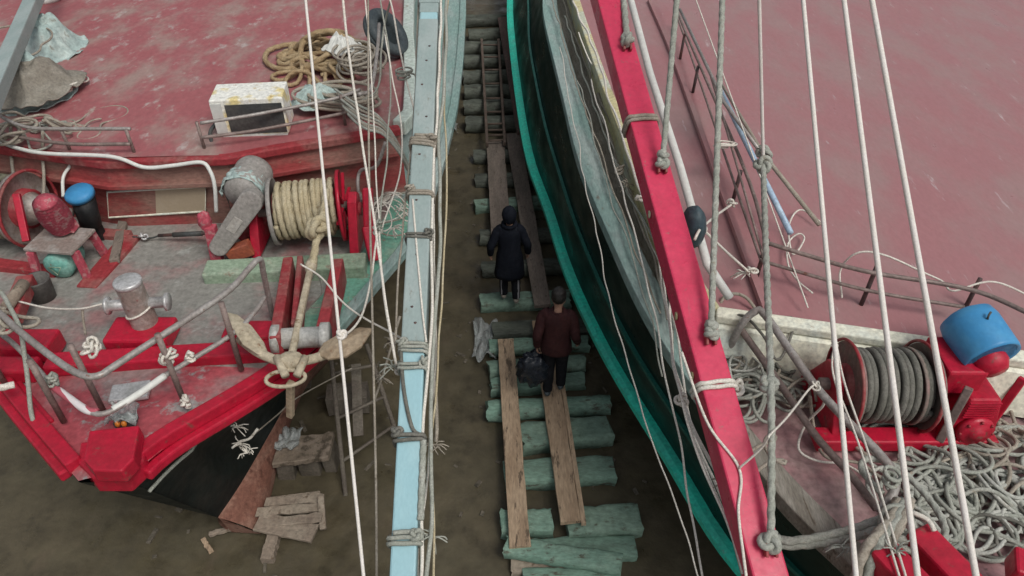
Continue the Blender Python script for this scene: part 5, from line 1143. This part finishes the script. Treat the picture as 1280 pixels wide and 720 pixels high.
# lines hanging along the dark green hull and gunwale
OUT = [('thin off white line from the gunwale down past the teal strake', ((740, 100, 3.2), (812, 372, 2.9), (880, 725, 2.3)), .009, 'ropew'),
       ('thin white line hanging over the dark green hull nearest the teal strake', ((700, 60, 3.0), (752, 330, 2.6), (790, 470, 2.4), (880, 740, 1.9)), .007, 'ropew'),
       ('loose off white rope running down the left face of the crimson spar', ((716, 0, 3.6), (752, 90, 3.4), (800, 240, 3.2), (836, 310, 3.15), (838, 420, 3.0), (858, 520, 2.9), (905, 610, 2.8), (938, 700, 2.7), (950, 770, 2.6)), .014, 'ropew'),
       ('grey rope lying along the planking inside the grey green gunwale', ((703, 0, 2.6), (735, 90, 2.6), (765, 180, 2.6), (795, 262, 2.6), (820, 330, 2.6), (832, 400, 2.6)), .014, 'ropes'),
       ('grey green rope lying next to the yellowed coaming', ((712, 0, 2.62), (748, 90, 2.62), (772, 170, 2.62), (802, 245, 2.65), (830, 310, 2.68)), .013, 'ropeg'),
       ('thin cord wandering along the planking under the crimson spar', ((724, 20, 2.62), (742, 110, 2.6), (776, 210, 2.6), (812, 300, 2.62), (845, 392, 2.62), (870, 460, 2.6)), .008, 'ropew'),
       ('pale rope from the planking to the lower hull beside the crimson spar', ((790, 190, 2.9), (822, 320, 2.8), (842, 440, 2.75), (872, 560, 2.7), (925, 665, 2.65)), .012, 'ropew'),
       ('frayed grey cord hanging in front of the grey green gunwale', ((722, 100, 2.9), (770, 265, 2.7), (812, 390, 2.62), (828, 470, 2.5)), .008, 'ropeg')]
OUT += [('grey line stretched just inside the grey green gunwale, nearest its edge', ((690, 0, 2.62), (716, 90, 2.62), (750, 190, 2.62), (790, 300, 2.62), (826, 390, 2.62)), .010, 'ropes'),
        ('off white rope sagging from the crimson spar onto the planking', ((722, 40, 3.2), (738, 80, 2.9), (764, 100, 2.75), (786, 100, 3.6)), .010, 'ropew'),
        ('tan line along the foot of the yellowed coaming', ((716, 0, 2.66), (740, 70, 2.66), (764, 140, 2.66), (790, 215, 2.68), (815, 270, 2.7)), .009, 'ropet'),
        ('two ply grey rope crossing the planking to the crimson spar', ((706, 20, 2.64), (742, 130, 2.64), (778, 225, 2.66), (818, 300, 2.75), (836, 350, 2.85), (842, 430, 2.8)), .013, 'ropeg'),
        ('weathered bamboo pole lying on the planking inside the gunwale', ((748, 118, 2.6), (770, 168, 2.6), (792, 226, 2.6)), .026, 'ropes'),
        ('off white rope hanging outside the gunwale beside the crimson spar', ((838, 330, 2.95), (846, 420, 2.85), (862, 520, 2.75), (886, 600, 2.65), (915, 660, 2.6)), .011, 'ropew')]
for i, (lab, pts, r, m) in enumerate(OUT):
    rope(lab, px(*pts), r, m, wob=.035, seed=i + 3, knots=[(P(800, 248, 3.2), .05), (P(852, 500, 2.92), .05)] if i == 2 else ())
rope('fuzzy rope knot on the outer edge of the crimson spar, upper', tangle(P(778, 218, 2.7), .10, .12, 1.6, .012, 4, .1, 10, 22), .012, 'ropes', smooth=False, tails=[P(782, 232, 2.75)])
rope('fuzzy rope knot at the lower edge of the crimson spar above the teal strake', tangle(P(896, 586, 2.85), .08, .1, 1.6, .014, 5, .1, 10, 22), .014, 'ropes', smooth=False, tails=[P(905, 600, 2.85)])

# ------------------------------------------------------------------ rigging of the red boat
stay('white stay passing left of the tan rope drum and down past the anchor', (382, 0, 5.2), (455, 725, 2.9), .012, 'ropec', knots=[(P(427, 418, 4.0), .03)], group=None)
rope('long line from above the rope heap down to the lashings of the blue spar', px((425, -120, 5.8), (428, 0, 5.2), (462, 240, 4.0), (490, 430, 3.4), (498, 462, 3.02)), .011, 'ropew', wob=.01, knots=[(P(499, 462, 3.0), .04)])
rope('taupe hanging line falling straight past the green waterway to the mud', px((460, -60, 4.9), (461, 180, 4.0), (466, 420, 3.2), (470, 600, 2.6), (471, 740, 2.2), (471, 860, 1.6)), .010, 'ropes')
FAN = 'lines fanning down to the knot over the green waterway'
K = P(472, 288, 3.35)
for i, (lab, pts, r, m) in enumerate((('left line of the fan above the knot over the green waterway', ((455, -20, 4.8), (466, 120, 4.0), (473, 286, 3.35)), .008, 'ropew'), ('middle line of the fan above the knot over the green waterway', ((472, -20, 4.8), (488, 110, 4.0), (474, 286, 3.35)), .009, 'ropeg'), ('right line of the fan crossing down to the knot over the green waterway', ((480, 40, 4.4), (503, 185, 3.8), (476, 286, 3.35)), .008, 'ropew'))):
    rope(lab, px(*pts), r, m, wob=.02, seed=i, group=FAN, knots=[(K, .05), (K + V((.01, .03, .06)), .04)] if i == 1 else ())
rope('line from the knot over the green waterway running left to the deck edge', px((472, 290, 3.35), (466, 340, 3.2), (452, 392, 3.0), (436, 415, 2.9), (425, 418, 2.85)), .010, 'ropew', wob=.02)
rope('line from the knot over the green waterway down to the blue spar', px((474, 290, 3.35), (480, 370, 3.2), (496, 460, 3.0)), .010, 'ropew')
rope('slack cord from the anchor cheek drooping across to the blue spar', px((376, 330, 2.95), (400, 346, 2.9), (440, 388, 2.9), (480, 412, 2.95), (525, 436, 3.0)), .009, 'ropew', wob=.02)
rope('thin dark wire loop hanging by the anchor cheeks', px((386, 355, 2.7), (396, 342, 2.75), (402, 366, 2.7), (388, 384, 2.7), (414, 382, 2.7)), .006, 'roped')
rope('pale line from the tyre down to the ring on the white coaming', px((470, -40, 4.6), (487, 0, 4.4), (503, 82, 3.9), (506, 96, 3.8), (518, 146, 3.5), (512, 200, 3.3)), .011, 'ropew', wob=.015)
rope('small coil tied between the white coaming and the pale blue spar', coil(P(507, 100, 3.75), .10, .10, 4, .011, 4, .1), .011, 'ropeg', smooth=False)
rope('cord from the tyre to the rope heap beside the white coaming', px((488, 0, 4.4), (480, 30, 4.1), (478, 60, 3.9), (470, 112, 3.5), (440, 130, 3.3)), .012, 'ropeg', wob=.02)
for i, (lab, off, z, m) in enumerate((('thin cord hanging close along the left face of the pale blue spar', -.13, .0, 'ropes'), ('pale thin cord stretched low along the right face of the pale blue spar', .125, -.06, 'ropew'), ('tan cord slack along the right face of the pale blue spar', .19, .0, 'ropet'))):
    pts = [on(BL0, BL1, v, (off + .03 * math.sin(v * .013 + i * 2), 0, z + .03 * math.sin(v * .02 + i))) for v in ((-60, 60, 160, 260, 350, 445) if i == 0 else (-60, 90, 200, 310, 430, 540, 640, 700, 790))]
    rope(lab, pts, .009, m, wob=.02, seed=i + 20)
for i, (lab, pts, m) in enumerate((('outermost slack line beside the left face of the crimson spar', ((826, 300), (832, 380), (846, 470), (872, 560), (906, 640), (930, 720)), 'ropew'), ('taupe line hanging against the left face of the crimson spar', ((838, 310), (850, 400), (866, 470), (882, 520), (900, 580), (924, 660)), 'ropes'), ('thin pale line looping out from the left face of the crimson spar', ((822, 280), (845, 372), (868, 400), (880, 440), (884, 520), (892, 560)), 'ropew'))):
    rope(lab, [P(u, v, 3.35 - .0014 * (v - 300)) for u, v in pts], .010, m, wob=.03, seed=i + 30)
# ropes running along the pale blue spar
for i, (du, r, m, lab) in enumerate(((.108, .013, 'ropew', 'off white rope stretched along the right face of the pale blue spar'), (.158, .016, 'ropeg', 'grey green rope stretched along the right side of the pale blue spar, outermost'))):
    pts = [on(BL0, BL1, v, (du + .02 * math.sin(v * .02 + i), 0, .06 - .02 * i)) for v in (-60, 60, 180, 300, 400, 520, 640, 720, 790)]
    rope(lab, pts, r, m, wob=.02, seed=i + 2)
for i, (v, turns, r, m, tail, lab) in enumerate(((184, 3.3, .015, 'ropes', False, 'thick taupe lashing round the upper part of the pale blue spar'), (248, 2, .013, 'ropes', False, 'double taupe lashing on the pale blue spar beside the green waterway'), (302, 1.4, .012, 'roped', False, 'loose dark lashing on the pale blue spar'), (440, 2.4, .014, 'ropeg', False, 'upper lashing where the pale blue spar turns bare and smooth'), (462, 2, .014, 'ropeg', True, 'lashing with a frayed tail on the smooth half of the pale blue spar'), (552, 1.4, .016, 'roped', False, 'dark rope hitch on the smooth half of the pale blue spar'), (676, 2.3, .017, 'ropeg', True, 'lowest lashing with a frayed tail on the pale blue spar'))):
    c = on(BL0, BL1, v); rope(lab, loops_round(c, blue_dir + V((.1 * math.sin(v), 0, 0)), (0, 0, 1), .188, .186, r, turns, seed=v), r, m, smooth=False, name='lashing', knots=[(c + V((.085, -.02, .11)), .04)] if i % 2 == 0 else [(c + V((-.085, 0, .11)), .04)], tails=[c + V((.19 if v > 600 else -.16, .03, .0))] if tail else (), seed=v)
rope('dark rope strop along the smooth face of the pale blue spar', [on(BL0, BL1, v, (x, 0, .104)) for v, x in ((450, -.09), (500, -.05), (545, .02), (556, .09))], .015, 'roped')
rope('laid rope lying on the right edge of the smooth half of the pale blue spar', [on(BL0, BL1, v, (.105, 0, .09)) for v in (560, 590, 625, 660)], .024, 'ropeg', twist=True)
rope('thin cord slanting down the face of the pale blue spar', [on(BL0, BL1, v, (x, 0, .104)) for v, x in ((262, -.06), (330, .0), (400, .06), (440, .1))], .009, 'ropew')
rope('short rope hanging off the right side of the pale blue spar with a frayed end', px((533, 440, 3.05), (543, 480, 2.8), (546, 530, 2.55), (545, 552, 2.45)), .016, 'ropes', tails=[P(545, 556, 2.42)], seed=6)
# rope heap on the red deck
HP = 'ropes heaped on the red deck by the white cooling unit'
rope('thick brown manila rope coiled over the top of the heap on the red deck', tangle(P(410, 74, 3.14), .56, .46, 19, .033, 13, .34, 1.6, 3.6), .036, 'ropeb', smooth=False, twist=True, group=HP)
rope('single loose loop of brown manila rope left of the heap', spline(px((400, 62, 3.24), (370, 55, 3.2), (338, 62, 3.2), (332, 76, 3.2), (350, 86, 3.2), (385, 84, 3.22), (420, 90, 3.26)), 10), .034, 'ropeb', smooth=False, twist=True, group=HP)
rope('medium brown rope coiled at the foot of the heap on the red deck', tangle(P(398, 98, 3.14), .56, .24, 9, .027, 15, .2, 2, 4.5), .026, 'ropeb', smooth=False, twist=True, group=HP)
rope('taupe rope coiled under the pale canvas of the heap', coil(P(425, 134, 3.16), .46, .26, 10, .022, 7, .18, R(-8), .25), .022, 'ropes', smooth=False, twist=False, group=HP)
rope('grey green rope coil at the right of the heap against the white coaming', coil(P(452, 92, 3.2), .28, .42, 10, .018, 9, .25, R(12), .2), .018, 'ropes', smooth=False, group=HP)
sack('crumpled pale canvas lying in the taupe rope of the heap', P(400, 128, 3.22), (.36, .26, .13), 'canvas', 7, R(10))
sack('scrap of pale canvas between the brown rope coils', P(428, 62, 3.34), (.24, .28, .10), 'white', 8, R(40), .35)
BN = 'strands of the rope hank stretched from the heap to the white coaming'
for i in range(7):
    o = i - 3; lab = ['topmost', 'second from top', 'third from top', 'middle', 'third from bottom', 'second from bottom', 'bottom'][i] + ' strand of the rope hank pulled from the heap to the coaming'
    rope(lab, px((418 + i * 3, 112 + i * 5, 3.42), (446 + i * 2, 132 + i * 5, 3.46), (474 + i, 158 + o * 4, 3.38), (496 + i, 186 + o * 3, 3.22), (506 + i, 206 + o * 4, 2.95)), .016, 'ropes' if i % 2 else 'ropeg', wob=.03, seed=i * 4 + 1, group=BN)
rope('tangle of cord on the side deck below the white coaming', tangle(P(478, 250, 2.3), .30, .55, 9, .010, 44, .3, 3, 12), .010, 'ropes', smooth=False)
rope('second tangle of finer cord over the green waterway', tangle(P(486, 268, 2.4), .22, .42, 7, .008, 45, .35, 3, 14), .008, 'ropew', smooth=False, tails=[P(500, 262, 2.7), P(494, 285, 2.6)])
tag(MB().tube(resample(spline(px((448, 118, 3.9), (464, 110, 3.85), (472, 60, 3.95), (474, 30, 4.0)), 6), .05), .02, 10).build('bent_pipe', MT['steel']), 'bent grey pipe hung upright in the rope heap', 'pipe')
tag(MB().tube(resample(spline(px((482, 178, 3.4), (470, 208, 3.1), (450, 214, 2.95), (448, 240, 2.75), (458, 262, 2.5)), 6), .04), .02, 10).build('bent_pipe', MT['steel']), 'bent grey pipe beside the red brake arm of the windlass', 'pipe')
# left edge tangle
T3 = 'ropes tangled at the left end of the red deck'
rope('taupe rope tangled at the left end of the deck rail', tangle(P(22, 172, 3.2), .55, .34, 9, .017, 61, .35, 3, 10), .017, 'ropes', smooth=False, group=T3)
rope('grey green rope tangled under the sacks at the left', tangle(P(40, 168, 3.16), .55, .2, 7, .013, 62, .2, 3, 11), .013, 'ropeg', smooth=False, group=T3)
rope('thin brown cord scattered on the red deck right of the sacks', tangle(P(110, 158, 3.14), .35, .16, 4.5, .010, 63, .05, 3, 9), .010, 'ropes', smooth=False, group=T3)
rope('cord bunch hanging out of the pale canvas bundle', tangle(P(34, 62, 3.5), .16, .26, 3, .013, 64, .12, 4, 12), .013, 'ropes', smooth=False, group=T3)
rope('pale cords spilling right from under the drab brown sack', tangle(P(88, 112, 3.2), .14, .30, 3.5, .012, 65, .15, 4, 12), .012, 'ropew', smooth=False, group=T3)
for i, (u0, v0, u1, v1, lab) in enumerate(((13, 150, 18, 250, 'left grey rope hanging down the bulkhead beside the winch wheel'), (54, 165, 55, 245, 'right grey rope hanging down the bulkhead behind the winch wheel'))):
    rope(lab, px((u0, v0, 3.3), ((u0 + u1) / 2, (v0 + v1) / 2, 3.0), (u1, v1, 2.8)), .018, 'ropes', wob=.02)
rope('grey mooring rope wound round the bow rail and dropping past the red rail', px((-10, 352, 3.1), (6, 372, 3.2), (24, 410, 3.12), (28, 440, 2.95), (34, 480, 2.75), (40, 520, 2.55), (52, 548, 2.4), (80, 572, 2.2), (125, 600, 1.85), (160, 605, 1.75)), .019, 'ropeg', wob=.02, seed=2)
rope('rope bunched round the left end of the bow rail', tangle(P(12, 392, 3.05), .16, .26, 5, .017, 71, .3, 6, 14), .017, 'ropes', smooth=False)
rope('pale rope fenders end on the left red rail', px((-20, 484, 2.7), (2, 484, 2.72), (18, 481, 2.7)), .03, 'ropew', twist=True)
rope('thin cord from the left cleat to the bollard cross bar', px((24, 377, 2.6), (60, 385, 2.62), (100, 386, 2.72), (128, 380, 2.78)), .010, 'ropew')
rope('thin cord tail hanging from the bollard cord', px((103, 386, 2.7), (104, 400, 2.6), (107, 418, 2.46)), .012, 'ropes')
rope('off white band tied round the bollard', [P(187, 416, 2.4) + V((.125 * math.cos(a), .125 * math.sin(a), .30 + .05 * math.cos(a))) for a in [2 * math.pi * k / 24 for k in range(25)]], .011, 'ropew', smooth=False)
for i, (u, v, z, Rk, m, lab) in enumerate(((114, 437, 3.2, .075, 'ropew', 'rag knot tied on top of the nearest bow rail post'), (210, 448, 3.02, .075, 'ropew', 'cord knot tied on the right bow rail post'), (238, 449, 2.84, .04, 'ropew', 'small pink knot on the lower bow rail'), (232, 505, 2.55, .05, 'ropew', 'cord knot at the foot of the right bow rail post'), (66, 478, 2.9, .05, 'ropeg', 'cord knot at the left end of the ribbon wrap'))):
    rope(lab, knot_path(P(u, v, z), Rk, i + 3) + knot_path(P(u, v, z) + V((.01, .01, .05)), Rk * .8, i + 9), .013, m, smooth=False, name='lashing')
crumple('clear plastic bag snagged beside the bow cap', P(157, 519, 2.6), (.22, .2, .14), 'plastic', 33, 'plastic_bag', 'plastic bag')
def cleat():
    t = thing('cleat', 'red edged wooden cleat at the left of the foredeck', 'cleat', P(28, 385, 2.35))
    MB().beam(P(34, 350, 2.5), P(14, 400, 2.5), .16, .14).build('block', MT['dullred'], t, bevel=.015); MB().tube([P(30, 354, 2.62), P(8, 384, 2.62)], .055, 12).build('roller', MT['driftwood'], t)
cleat()
rope('white tassel rope dangling on the black bow', px((322, 536, 1.6), (312, 548, 1.5), (300, 552, 1.45), (290, 560, 1.4)), .014, 'ropew', tails=[P(303, 556, 1.42), P(296, 534, 1.6), P(310, 566, 1.35)], seed=12)
rope('thin line from the white tassel to the stem under the anchor', px((316, 544, 1.55), (345, 520, 1.4), (375, 495, 1.3), (440, 460, 1.3)), .008, 'ropes')
rope('fringed fishing line bundle under the green waterway', px((500, 395, 2.2), (490, 430, 2.0), (478, 470, 1.7), (468, 500, 1.4)), .014, 'ropes', tails=[P(492, 428, 2.0), P(478, 472, 1.7)], seed=14)
